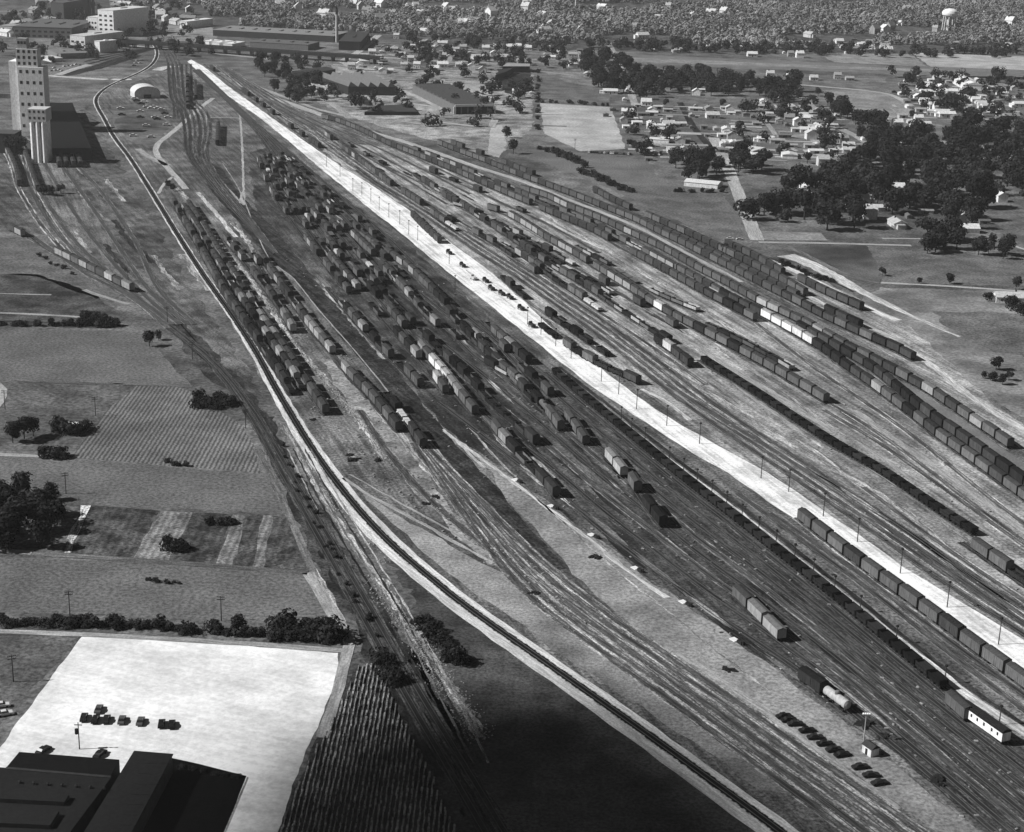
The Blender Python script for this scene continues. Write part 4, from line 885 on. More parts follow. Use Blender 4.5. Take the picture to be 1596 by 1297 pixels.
# bushes: hedge behind the white lot, field edges, banks
BU = []
def bushline(px, n, grp, s0=.8, s1=1.4, seed=1, spread=2.):
    rng = random.Random(seed); c = curve(px, 3)
    for i in range(n):
        p = c[int((i+rng.random()*.7)/n*(len(c)-1))]; BU.append((p+Vector((rng.uniform(-1, 1), rng.uniform(-spread, spread), 0)), rng.uniform(s0, s1), grp))
bushline([(-60, 970), (100, 975), (250, 982), (360, 988), (430, 992), (545, 1000)], 46, 'hedge behind the white lot', .8, 1.25, 1)
bushline([(430, 985), (480, 990), (530, 998)], 12, 'tall end of the hedge behind the white lot', 1.3, 1.9, 2, 4.)
bushline([(-60, 508), (60, 508), (140, 510)], 18, 'hedge above the grey field', .7, 1.1, 3)
bushline([(135, 505), (180, 510)], 9, 'thick bushes above the grey field', 1.3, 2., 4)
bushline([(306, 630), (340, 632), (372, 630)], 12, 'mound of bushes above the ploughed field', 1., 1.5, 5, 6)
bushline([(70, 712), (105, 714)], 5, 'low bushes by the field lane', 1., 1.6, 6)
bushline([(88, 668), (100, 676), (120, 680), (140, 664)], 12, 'garden bushes round the farmhouse', 1., 1.8, 61, 4.)
bushline([(265, 722), (300, 726)], 4, 'low bushes under the ploughed field', .6, .9, 7)
bushline([(262, 855), (296, 857)], 4, 'round bush in the garden plots', 1.1, 1.5, 8)
bushline([(328, 815), (375, 818)], 6, 'bushes in the garden plots', .6, .9, 9)
bushline([(230, 905), (290, 912)], 8, 'low patch in the lower field', .3, .5, 10, 1.)
bushline([(440, 700), (480, 790), (530, 890), (575, 970), (620, 1060)], 26, 'scrub along the old embankment', .3, .7, 11, 4.)
bushline([(660, 975), (700, 1020), (730, 1045)], 12, 'bushes beside the black field', 1., 1.6, 12, 4)
bushline([(590, 1030), (620, 1075)], 8, 'bushes above the corn rows', .9, 1.4, 13, 4)
bushline([(283, 1198), (330, 1206), (386, 1216)], 16, 'young shrubs edging the dark lawn', .3, .45, 14, .6)
bushline([(1050, 300), (1130, 300)], 8, 'bushes by the white sheds', .8, 1.4, 15)
bushline([(905, 270), (930, 278), (960, 292), (985, 300)], 16, 'thicket in the yardside field', 1., 1.8, 16, 5)
bushline([(840, 235), (880, 245), (915, 262)], 14, 'thicket above the outer rows', 1., 1.8, 17, 7)
bushline([(845, 160), (900, 162), (960, 167)], 10, 'hedge above the pale field', .8, 1.3, 18)
bushline([(980, 225), (1000, 232), (1020, 236)], 7, 'bushes right of the parked cars', 1.2, 1.8, 19)
bushline([(1215, 410), (1260, 428), (1300, 442)], 14, 'bushes on the ballast bank', .6, 1.1, 20, 2)
bushline([(60, 400), (120, 430)], 6, 'bushes beside the left train', .5, .9, 21)
bushline([(840, 108), (838, 160), (838, 210)], 14, 'hedge line left of the pale field', .8, 1.3, 22, 4)
byb = {}
for t in BU: byb.setdefault(t[2], []).append(t)
for gname, L in byb.items():
    L.sort(key=lambda t: pr(t[0])[0])
    for i, (p, s, gg) in enumerate(L):
        dup(rt.choice(BUSH), p, rt.uniform(0, 6.28), 'dark bush, %s from left in %s' % (ordinal(i+1), gname), gname, scale=(s, s, s*rt.uniform(.8, 1.2)))
# far woods: one mass
def woods(name, polys, seed, leaf=1.5, nleaf=70, label='', hh=10, ww=10):
    rng = np.random.default_rng(seed); V = []; cnt = 0
    base = []
    for s in range(4):
        r0 = random.Random(seed*10+s); vs, fs = crown_arrays(r0, hh, ww, nleaf, leaf, .05, 5, .15); base.append(np.array([tuple(v) for v in vs], dtype=np.float32))
    for P, dens, holes in polys:
        PW = [(g(*p).x, g(*p).y) for p in P]
        a0, a1 = min(p[0] for p in PW), max(p[0] for p in PW); b0, b1 = min(p[1] for p in PW), max(p[1] for p in PW)
        N = int((a1-a0)*(b1-b0)*dens)
        xs = rng.uniform(a0, a1, N); ys = rng.uniform(b0, b1, N)
        for x, y in zip(xs, ys):
            if not inpoly(x, y, PW): continue
            q = pr((x, y, 0))
            if not (-60 < q[0] < 1660): continue
            if math.sin(x*.021+1.3)*math.sin(y*.013+.5)+math.sin(x*.006-y*.009) < holes: continue
            b = base[rng.integers(4)]; s = rng.uniform(.7, 1.25); a = rng.uniform(0, 6.28); ca, sa = math.cos(a)*s, math.sin(a)*s
            o = np.empty_like(b); o[:, 0] = b[:, 0]*ca-b[:, 1]*sa+x; o[:, 1] = b[:, 0]*sa+b[:, 1]*ca+y; o[:, 2] = b[:, 2]*s; V.append(o); cnt += 1
    V = np.concatenate(V); nf = len(V)//4
    me = bpy.data.meshes.new(name); me.vertices.add(len(V)); me.vertices.foreach_set('co', V.ravel())
    me.loops.add(nf*4); me.loops.foreach_set('vertex_index', np.arange(nf*4, dtype=np.int32)); me.polygons.add(nf)
    me.polygons.foreach_set('loop_start', np.arange(0, nf*4, 4, dtype=np.int32)); me.polygons.foreach_set('loop_total', np.full(nf, 4, dtype=np.int32))
    me.update(calc_edges=True); me.materials.append(M_leafF)
    o = link(name, me); tag(o, label, 'wood', kind='stuff'); print(name, cnt); return o
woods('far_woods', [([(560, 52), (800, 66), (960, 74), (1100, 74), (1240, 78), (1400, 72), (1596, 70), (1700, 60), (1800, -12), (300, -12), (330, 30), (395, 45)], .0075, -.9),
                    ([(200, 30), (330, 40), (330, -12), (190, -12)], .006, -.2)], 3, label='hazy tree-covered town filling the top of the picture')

woods('background_trees', [([(1165, 330), (1230, 305), (1300, 262), (1400, 230), (1660, 195), (1660, 335), (1540, 335), (1420, 352), (1300, 362), (1220, 352), (1165, 348)], .0021, -.15),
    ([(905, 95), (950, 88), (985, 110), (1000, 160), (950, 148), (910, 130)], .002, -2.), ([(1000, 116), (1090, 120), (1250, 143), (1250, 160), (1100, 148), (985, 162)], .002, -2.),
    ([(900, 74), (1000, 80), (1240, 88), (1240, 82), (1000, 72)], .004, -2.), ([(1380, 118), (1590, 116), (1590, 190), (1450, 176)], .0006, -2), ([(560, 62), (900, 78), (900, 110), (640, 100)], .0012, -2), ([(395, 95), (470, 92), (520, 130), (640, 112), (830, 130), (830, 200), (640, 200), (480, 165)], .0009, -2), ([(0, 62), (330, 66), (330, 90), (120, 100), (0, 100)], .0007, -2), ([(0, 14), (300, 14), (300, 58), (0, 58)], .0009, -2), ([(975, 165), (1040, 165), (1090, 250), (980, 250)], .0006, -2), ([(1120, 165), (1270, 165), (1330, 250), (1160, 240)], .0005, -2), ([(1440, 190), (1590, 190), (1590, 118), (1380, 120)], .0008, -2), ([(1160, 168), (1330, 168), (1340, 300), (1230, 300)], .0003, -2), ([(1240, 88), (1590, 92), (1590, 80), (1240, 78)], .002, -2)], 8, leaf=1.2, nleaf=160, label='remaining dark trees filling the wood and the town gardens', hh=13, ww=13).data.materials[0] = M_leaf
# ================================================================== HOUSES
P_wall = cmat('house_wall'); P_hroof = cmat('house_roof', .8)
def mkhouse(i, w, d, h, rh, wing=False):
    root = thing('house', '', 'house', (0, 0, -500)); b = MB(); b.box(-w/2, w/2, -d/2, d/2, -.2, h)
    b.gable(-w/2+.02, w/2-.02, -d/2, d/2, h, h+rh*.97)
    if wing: b.box(-w/2-3, -w/2-.01, -d/4, d/3, -.2, h*.85)
    b.obj('wall', P_wall, root)
    r = MB()
    for s in (-1, 1):
        e = d/2+.4; zz = h-.4*rh/(d/2)
        vs = [(-w/2-.3, s*e, zz), (w/2+.3, s*e, zz), (w/2+.3, 0, h+rh+.02), (-w/2-.3, 0, h+rh+.02)]
        vs += [(v[0], v[1], v[2]+.22) for v in vs]
        r.add(vs, [(0, 1, 2, 3), (4, 5, 6, 7), (0, 1, 5, 4), (1, 2, 6, 5), (3, 0, 4, 7)])
    if wing: r.box(-w/2-3.2, -w/2-.02, -d/4-.2, d/3+.2, h*.86, h*.95)
    ro = r.obj('roof', P_hroof, root)
    c_ = MB(); c_.box(w*.2, w*.2+.7, .3, 1., h+rh*.3, h+rh+.9); c_.obj('chimney', P_iron, ro)
    for x in (-w*.3, w*.28):
        n = MB(); n.box(x-.5, x+.5, -d/2-.03, -d/2+.01, 1., 2.2); n.obj('window', P_win, root)
    n = MB(); n.box(-.5, .5, -d/2-.04, -d/2+.01, 0, 2.05); n.obj('door', P_win, root)
    return proto(root)
HOUSES = [mkhouse(0, 11, 8, 3.2, 2.2), mkhouse(1, 9, 7.5, 3.6, 2.6), mkhouse(2, 14, 8, 3., 1.8, True), mkhouse(3, 8, 8, 5.2, 2.4)]
_r = thing('outbuilding', '', 'shed', (0, 0, -500)); m = MB(); m.box(-3, 3, -2.4, 2.4, -.2, 2.4); m.obj('wall', P_wall, _r); m = MB(); m.gable(-3.3, 3.3, -2.7, 2.7, 2.41, 3.5); m.obj('roof', P_hroof, _r)
m = MB(); m.box(-1., 1., -2.46, -2.41, 0, 2.); m.obj('door', P_win, _r); GSH = proto(_r)
HS = {
 'middle town below the far woods': [(600, 77), (612, 79), (635, 78), (660, 68), (668, 76), (678, 71), (690, 71), (662, 86), (672, 80), (685, 80), (695, 92), (703, 87), (722, 79), (757, 81), (775, 76), (795, 77), (568, 99), (597, 114), (606, 113), (735, 109), (752, 113), (618, 60), (650, 74), (710, 79), (700, 95), (640, 96), (655, 92), (580, 84), (590, 92), (625, 88), (745, 92), (770, 90), (715, 104), (690, 104), (650, 106), (740, 100), (785, 96), (630, 104), (676, 110), (560, 104), (548, 108), (800, 92), (812, 98)],
 'street just right of the middle': [(823, 78), (857, 92), (893, 88), (908, 90), (893, 104), (916, 119), (898, 101), (820, 100), (808, 77), (805, 145), (812, 152), (951, 146), (1007, 164), (1016, 175), (978, 178)],
 'scattered plots around the pale field': [(972, 191), (1015, 196), (1040, 198), (1046, 204), (1027, 206), (1060, 223), (1065, 244), (1092, 247), (1105, 173), (1110, 184), (1137, 176), (1150, 203), (1132, 206), (1140, 218), (1085, 148), (1190, 161), (1020, 127)],
 'edge of the far woods': [(1172, 88), (1060, 81), (1105, 78), (1255, 73), (1266, 72), (1285, 76), (1232, 88), (1246, 90), (1308, 68), (1315, 75), (1325, 77), (1335, 79), (1345, 72), (1355, 67), (1358, 80), (1368, 71), (1378, 76), (1384, 81), (1452, 66), (1445, 61), (1576, 73), (1570, 46), (1358, 32)],
 'terrace left of the slanting tree belt': [(1232, 177), (1248, 179), (1215, 191), (1230, 188), (1252, 188), (1243, 196), (1258, 206), (1268, 202), (1263, 217), (1280, 204), (1292, 211), (1298, 220), (1305, 222), (1314, 223), (1322, 230), (1326, 238), (1335, 243), (1341, 246), (1218, 158)],
 'far estate at the right': [(1465, 125), (1476, 127), (1435, 139), (1445, 147), (1420, 149), (1430, 156), (1440, 163), (1465, 141), (1480, 146), (1500, 148), (1510, 153), (1520, 159), (1530, 166), (1540, 169), (1550, 175), (1560, 181), (1575, 185), (1488, 159), (1500, 166), (1453, 170), (1461, 174), (1468, 178), (1475, 182), (1590, 166), (1580, 141), (1448, 138)],
 'gaps in the right-hand wood': [(1425, 198), (1431, 191), (1440, 196), (1398, 199), (1420, 219), (1520, 236), (1475, 231), (1510, 261), (1535, 263), (1517, 286), (1535, 289), (1395, 298), (1350, 318), (1362, 328), (1300, 320), (1560, 314), (1355, 340), (1398, 353), (1330, 330), (1500, 348), (1510, 362), (1585, 252), (1382, 234)],
 'lots north of the town street': [(1200, 121), (1232, 121), (1268, 125), (1305, 123), (1324, 125), (1165, 127), (1282, 258), (1300, 257), (1258, 302), (1193, 221)],
 'right picture edge beyond the lane': [(1572, 470)],
 'farm among trees at the left': [(117, 668)],
}
rh_ = random.Random(9)
for desc, L in HS.items():
    L = sorted(L)
    for i, (x, y) in enumerate(L):
        h = HOUSES[2] if x in (117, 1572) else rh_.choice(HOUSES[:4]); sc = rh_.uniform(.9, 1.25) if x != 117 else .62
        lab = 'pale gabled house, %s from left, %s' % (ordinal(i+1), desc)
        if len(L) == 1: lab = 'small pale gabled house at the '+desc if x > 1000 else 'white roofed house of the '+desc
        dup(h, g(x, y), rh_.choice((0, math.pi/2, .05, math.pi))+rh_.uniform(-.1, .1), lab, 'houses in the '+desc, rh_.choice((.75, .7, .6, .8, .4, .3, .5)), scale=(sc, sc, sc))
        if len(L) > 10 and y > 60:
            dup(GSH, g(x, y)+Vector((rh_.uniform(-26, 26), rh_.uniform(14, 38), 0)), rh_.choice((0, 1.57)), 'little outbuilding near house %d from left, %s' % (i+1, desc), 'outbuildings in the '+desc, rh_.choice((.7, .5, .3, .15)), scale=(rh_.uniform(.8, 1.8), rh_.uniform(.8, 1.3), 1))
gg = []
rr = random.Random(31)
while len(gg) < 140:
    k = rr.random()
    x, y = (rr.uniform(975, 1340), rr.uniform(168, 252)) if k < .45 else ((rr.uniform(1385, 1590), rr.uniform(120, 190)) if k < .75 else (rr.uniform(820, 1590), rr.uniform(66, 84)))
    gg.append((x, y))
gg.sort()
for i, (x, y) in enumerate(gg):
    c_ = dup(GSH, g(x, y), rr.choice((0, 1.57, .1)), 'small pale outbuilding, %s from left across the right-hand town plots' % ordinal(i+1), 'outbuildings of the right-hand town', rr.choice((.75, .6, .4, .2)), scale=(rr.uniform(1, 2.2), rr.uniform(.9, 1.5), rr.uniform(1, 1.4)))
rr = random.Random(13)
far_h = []
for i in range(70):
    x = rr.uniform(420, 1590); y = rr.uniform(4, 62) if x > 650 else rr.uniform(4, 40); far_h.append((x, y))
far_h.sort()
for i, (x, y) in enumerate(far_h):
    h = rr.choice(HOUSES); sc = rr.uniform(1., 1.7)
    dup(h, g(x, y), rr.uniform(0, 3), 'pale house speck, %s from the left within the far tree-covered town' % ordinal(i+1), 'houses in the far woods', rr.choice((.5, .7, .3, .8)), scale=(sc, sc, sc*1.5))
# ---- longer sheds and works buildings
def shed(name, label, corners_px, h, wallc=.25, roofc=.1, z0=0, windows=0, gable=0., cat='building', saw=0, base_z=0., cyls=0, kroof=None):
    """corners: near-left, near-right, far pixel (depth) on the ground"""
    a, b, c_ = [g(*p) for p in corners_px]; ux = (b-a); w = ux.length; ux.normalize(); uy = Vector((-ux.y, ux.x, 0))
    d = abs((c_-a).dot(uy)); d = max(d, 2.)
    rz = math.atan2(ux.y, ux.x); root = thing(name, label, cat, a, rz)
    m = MB(); m.box(0, w, 0, d, -.3, h); o = m.obj('wall', P_wall, root); o.color = gr(wallc)
    r = MB()
    if saw:
        n = saw
        for i in range(n):
            x0, x1 = w*i/n, w*(i+1)/n-.1
            vs = [(x0, -.2, h+.02), (x1, -.2, h+.02), (x1, d+.2, h+.02), (x0, d+.2, h+.02), (x0+.5, -.2, h+3.2), (x0+.5, d+.2, h+3.2)]
            r.add(vs, [(0, 1, 4), (1, 2, 5, 4), (2, 3, 5), (3, 0, 4, 5), (3, 2, 1, 0)])
    elif gable: r.gable(-.4, w+.4, -.4, d+.4, h+.02, h+gable, axis='x' if w > d else 'y')
    else:
        r.box(-.3, w+.3, -.3, d+.3, h+.01, h+.4)
        for k in range(max(1, int(w/18))): x = w*(k+.5)/max(1, int(w/18)); r.box(x-1.5, x+1.5, d*.4, d*.6, h+.41, h+1.6)
    ro = r.obj('roof', P_wall, root); ro.color = gr(roofc)
    for k in range(windows):
        x = w*(k+.5)/windows; ww = min(w/windows*.3, 2.2)
        for lv in range(max(1, int(h/6))):
            n = MB(); n.box(x-ww, x+ww, -.06, .02, 1.2+lv*6, min(3.8+lv*6, h-.6)); n.obj('window', P_win, root)
    return root
#shed('factory', 'saw-toothed factory in the middle distance above the yard', [(540, 150), (618, 160), (548, 122)], 8, .06, .14, saw=5, windows=8)
#shed('factory', 'long ridged factory with pale gable front beside the works road', [(708, 182), (772, 184), (650, 138)], 9, .7, .16, saw=0, windows=6)
b = MB()
shed('warehouse', 'long dark-roofed warehouse right of the tall chimney', [(528, 78), (562, 79), (530, 62)], 11, .03, .05)
shed('warehouse', 'long low dark warehouse left of the tall chimney', [(332, 56), (520, 66), (335, 48)], 8, .05, .22)
shed('warehouse', 'pale-fronted warehouse below the viaduct end', [(390, 74), (480, 79), (392, 68)], 7, .16, .12)
shed('warehouse', 'low dark shed under the trees above the yard', [(455, 118), (484, 121), (456, 108)], 5, .04, .05, gable=2)
#shed('coal_shed', 'black shed beside the saw-toothed factory', [(566, 178), (650, 184), (580, 165)], 3.5, .03, .06)
shed('works_shed', 'pair-roofed pale shed, upper of two near the upper road', [(478, 134), (500, 143), (482, 121)], 3.5, .5, .45, gable=1.5)
shed('works_shed', 'pale narrow shed, lower of two near the upper road', [(470, 138), (492, 148), (474, 125)], 3.5, .5, .4, gable=1.5)
#shed('freight_shed', 'black open-sided shed by the works gate', [(772, 148), (832, 152), (790, 102)], 6, .03, .03)
shed('store_shed', 'bright long shed right of the black shed', [(1066, 290), (1118, 295), (1066, 284)], 3.5, .7, .6, gable=1.5)
shed('store_shed', 'big white shed at the head of the town street', [(1148, 242), (1172, 245), (1148, 234)], 5, .78, .6, windows=2)
shed('store_shed', 'low grey shed beside the big white shed', [(1173, 245), (1190, 246), (1172, 237)], 3.5, .5, .4)
shed('store_shed', 'white bungalow store alone above the town wood', [(1219, 247), (1243, 248), (1219, 240)], 3.2, .75, .6, gable=1.5)
shed('store_shed', 'white store among dark trees near the wood', [(1248, 303), (1268, 304), (1248, 292)], 5, .78, .6, gable=2)
shed('store_shed', 'long pale roofed store among far plots', [(1010, 222), (1042, 224), (1010, 219)], 3, .7, .65)
shed('arena', 'large pale low-domed hall in the far estate', [(1502, 140), (1532, 141), (1503, 126)], 6, .7, .7, gable=3)
def quad_build(name, label, q, h, wallc, roofc, saw=None, cat='factory', front=None, frame=False):
    """q: roof corners in the picture: near-left, near-right, far-right, far-left at height h"""
    P = [g(x, y, h) for x, y in q]; root = thing(name, label, cat, (P[0].x, P[0].y, 0)); O = Vector((P[0].x, P[0].y, 0)); P = [p-O for p in P]
    m = MB(); vs = [(p.x, p.y, -.3) for p in P]+[(p.x, p.y, h) for p in P]
    m.add(vs, [(3, 2, 1, 0), (4, 5, 6, 7)]+[(i, (i+1) % 4, 4+(i+1) % 4, 4+i) for i in range(4)]); o = m.obj('wall', P_wall, root); o.color = gr(wallc)
    m = MB()
    if saw:
        ax, n, sh = saw
        for i in range(n):
            t0, t1 = i/n, (i+.98)/n
            if ax == 'x': a, b_, c_, d_ = P[0].lerp(P[1], t0), P[0].lerp(P[1], t1), P[3].lerp(P[2], t1), P[3].lerp(P[2], t0)
            else: a, b_, c_, d_ = P[0].lerp(P[3], t0), P[0].lerp(P[3], t1), P[1].lerp(P[2], t1), P[1].lerp(P[2], t0)
            e = a.lerp(b_, .25); f = d_.lerp(c_, .25)
            vs = [tuple(v+Vector((0, 0, .02))) for v in (a, b_, c_, d_)]+[tuple(v+Vector((0, 0, sh))) for v in (e, f)]
            m.add(vs, [(0, 1, 4), (1, 2, 5, 4), (2, 3, 5), (3, 0, 4, 5)])
    else:
        vs = [(p.x, p.y, h+.02) for p in P]+[(p.x, p.y, h+.5) for p in P]; m.add(vs, [(4, 5, 6, 7)]+[(i, (i+1) % 4, 4+(i+1) % 4, 4+i) for i in range(4)])
    o = m.obj('roof', P_wall, root); o.color = gr(roofc)
    if frame:
        d = (P[1]-P[0]).normalized(); q = Vector((d.y, -d.x, 0)); q = -q if (P[3]-P[0]).dot(q) > 0 else q; m = MB()
        for a_, b2, zl, zh in ((P[0], P[1], 7.4, 9.6), (P[0]-d*1.5, P[0]+d*1., 0, 7.38), (P[1]-d*1., P[1]+d*1.5, 0, 7.38)):
            vs = [a_+q*.12, b2+q*.12, b2+q*.9, a_+q*.9]; m.add([(v.x, v.y, z) for z in (zl, zh) for v in vs], [(3, 2, 1, 0), (4, 5, 6, 7), (0, 1, 5, 4), (1, 2, 6, 5), (2, 3, 7, 6), (3, 0, 4, 7)])
        m.obj('front_frame', P_white, root)
    if front:
        nb, lo_, hi_, nm, mt = front; d = P[1]-P[0]; L_ = d.length; d.normalize(); nn = Vector((d.y, -d.x, 0))
        if (P[3]-P[0]).dot(nn) > 0: nn = -nn
        for i in range(nb):
            c0 = P[0]+d*(L_*(i+.5)/nb)+nn*.05; hw = L_/nb*.4; m = MB()
            vs = [c0-d*hw, c0+d*hw]; m.add([(v.x, v.y, z) for z in (lo_, hi_) for v in vs], [(0, 1, 3, 2)]); m.obj(nm, mt, root)
    return root
quad_build('factory', 'saw-toothed factory in the middle distance above the yard', [(543, 135), (620, 136), (583, 117), (497, 119)], 9, .03, .13, saw=('x', 5, 5.), front=(8, 1.5, 7, 'window', P_win))
quad_build('factory', 'long many-ridged factory with pale framed front by the works road', [(709, 164), (770, 163), (697, 131), (643, 132)], 9, .14, .085, saw=('y', 11, 2.), front=(6, .2, 7.2, 'door', P_iron), frame=True)
quad_build('freight_shed', 'long black shed with pale roof edge at the coal yard', [(783, 104), (826, 104), (826, 100), (790, 99)], 7, .02, .3)
quad_build('freight_shed', 'black shed on the slope left of the coal yard', [(772, 118), (790, 112), (800, 106), (785, 108)], 6, .02, .03)
quad_build('coal_shed', 'black shed lying below the saw-toothed factory', [(550, 156), (575, 160), (572, 152), (553, 150)], 3, .02, .03)
quad_build('coal_shed', 'long low black shed below the ridged factory road', [(568, 175), (650, 175), (640, 163), (595, 165)], 3, .02, .05)
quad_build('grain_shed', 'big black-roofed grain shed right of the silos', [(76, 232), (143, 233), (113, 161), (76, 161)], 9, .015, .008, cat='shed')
# quonset shed
a = g(210, 154); b_ = g(250, 153); ux = (b_-a); w = ux.length; rz = math.atan2(ux.y, ux.x)
root = thing('round_roofed_shed', 'pale round-roofed shed behind the parked cars', 'shed', a, rz)
m = MB(); vs = []; k = 14
for y in (0, 24):
    for i in range(k+1): t = math.pi*i/k; vs.append((w/2-w/2*math.cos(t), y, 5.+7.*math.sin(t)))
    vs += [(w, y, -.3), (0, y, -.3)]
n = k+3
m.add([v for v in vs], [tuple(range(n)), tuple(range(2*n-1, n-1, -1)), (k, k+1, n+k+1, n+k), (0, n, 2*n-1, k+2)]); o = m.obj('wall', P_wall, root); o.color = gr(.55)
m = MB(); v2 = []
for y in (-.4, 24.4):
    for i in range(k+1): t = math.pi*i/k; v2.append((w/2-(w/2+.15)*math.cos(t), y, 5.05+7.2*math.sin(t)))
m.add(v2, [(i, i+1, k+1+i+1, k+1+i) for i in range(k)]); o = m.obj('roof', P_wall, root); o.color = gr(.6)
m = MB(); m.box(w*.35, w*.65, -.06, 0, 0, 4); m.obj('door', P_iron, root)
# viaduct
A = g(140, 60, 8); B = g(595, 90, 8); ux = (B-A); Lv = ux.length; rz = math.atan2(ux.y, ux.x)
root = thing('viaduct', 'long low road viaduct crossing the tracks at the top', 'viaduct', (A.x, A.y, 0), rz)
m = MB(); m.box(0, Lv, -5.95, 5.95, 6.8, 8); m.obj('deck', pmat('viaduct_deck', .28), root)
for s in (-1, 1):
    m = MB(); m.box(0, Lv, s*6.1-.1, s*6.1+.1, 5.6, 9.4); m.obj('parapet', pmat('parapet', .03), root)
for k in range(22):
    m = MB(); x = Lv*(k+.5)/22
    for s in (-4, 0, 4): m.box(x-.6, x+.6, s-.6, s+.6, -.3, 5.9)
    m.box(x-.4, x+.4, -5., 5., 5.91, 6.79); m.obj('pier', pmat('pier_concrete', .05), root)
# chimney
def chimney(px, py, h, r, label, wh=.3):
    root = thing('factory_chimney', label, 'chimney', g(px, py)); m = MB(); m.lathe(0, 0, [(r*1.3, -.3), (r, h*.8)], 12); o = m.obj('shaft', P_wall, root); o.color = gr(wh)
    m = MB(); m.lathe(0, 0, [(r, h*.8+.01), (r*.95, h), (r*.6, h)], 12); m.obj('cap', P_iron, root)
chimney(525, 66, 46, 1.8, 'tall slim factory chimney beside the dark warehouse', .4)
chimney(897, 16, 22, 1.2, 'far thin pale chimney among the woods', .6)
chimney(140, 24, 40, 1.8, 'left of two dark chimneys by the far elevators', .15); chimney(146, 24, 40, 1.8, 'right of two dark chimneys by the far elevators', .15)
# water tower
root = thing('water_tower', 'pale mushroom water tower rising from the far trees', 'water tower', g(1478, 47))
m = MB(); m.lathe(0, 0, [(9, 21), (12.3, 24), (12.8, 27), (11.5, 30.5), (8, 33), (3, 34.2), (.5, 34.4)], 28); o = m.obj('tank', P_wall, root); o.color = gr(.8)
for k in range(10):
    t = 6.283*k/10; m = MB(); m.cyl((10.5*math.cos(t), 10.5*math.sin(t), -.3), (9.6*math.cos(t), 9.6*math.sin(t), 22.5), .9, .8, 8); o = m.obj('leg', P_wall, root); o.color = gr(.6)
m = MB(); m.cyl((0, 0, -.3), (0, 0, 21.5), 4, k=14); o = m.obj('riser', P_wall, root); o.color = gr(.5)
# ================================================================== GRAIN ELEVATOR
def block(root, nm, x0, x1, y0, y1, z0, z1, col, wins=None):
    m = MB(); m.box(x0, x1, y0, y1, z0, z1); o = m.obj(nm, P_conc, root); o.color = gr(col)
    if wins:
        nx, nz, s = wins; m = []
        for i in range(nx):
            for j in range(nz):
                q = MB(); x = x0+(x1-x0)*(i+.5)/nx; z = z0+(z1-z0)*(j+.6)/nz
                q.box(x-s, x+s, y0-.08, y0+.02, z-s*1.2, z+s*1.2); q.obj('window', P_win, root)
P_conc = cmat('concrete', 1., .9, .28)
o0 = g(33, 205); s_ = 1/ (27./ (g(60, 205)-g(33, 205)).length)
def wpx(n): return n*s_
root = thing('grain_elevator', 'tall concrete grain elevator with headhouse, tallest building at the left', 'grain elevator', o0)
Hh = (205-104)*s_/.985
block(root, 'tower', 0, wpx(41), 0, 16, -.5, Hh, .66, (4, 6, 1.15))
block(root, 'headhouse', wpx(-2), wpx(32), 2, 14, Hh+.02, Hh+wpx(28), .52, (4, 3, 1.1))
block(root, 'cupola', wpx(0), wpx(15), 4, 12, Hh+wpx(28)+.02, Hh+wpx(44), .3, (3, 1, 1.))
block(root, 'side_bin', wpx(-15), wpx(-.1), 3, 30, -.5, Hh+wpx(8), .8)
block(root, 'gallery', wpx(-40), wpx(-15.1), 6, 11, 28, 32, .12)
block(root, 'side_bin', wpx(-15), wpx(-.1), 31, 60, -.5, Hh*.8, .8)
root = thing('grain_silos', 'front bank of concrete silos at the foot of the grain elevator', 'silo', g(48, 254))
s2 = (g(75, 254)-g(48, 254)).length/27; h2 = 66*s2
for i in range(3):
    for j in range(4):
        m = MB(); r = 27*s2/6; m.lathe(r+2*r*i, r+2*r*j, [(r*.8, -.4), (r*.8, h2), (r*.6, h2+.01)], 20); o = m.obj('silo', P_conc, root); o.color = gr(.85)
block(root, 'gallery', -.5, 27*s2+.5, .5, 8*27*s2/6-.5, h2+.05, h2+20*s2, .5, (4, 2, .8))
root = thing('elevator_annex', 'dark low annex behind the silos at the far left', 'annex', g(-40, 238)); block(root, 'wall', 0, 34, 0, 20, -.3, 16, .05); block(root, 'roof', -.3, 34.3, -.3, 20.3, 16.02, 16.5, .08)
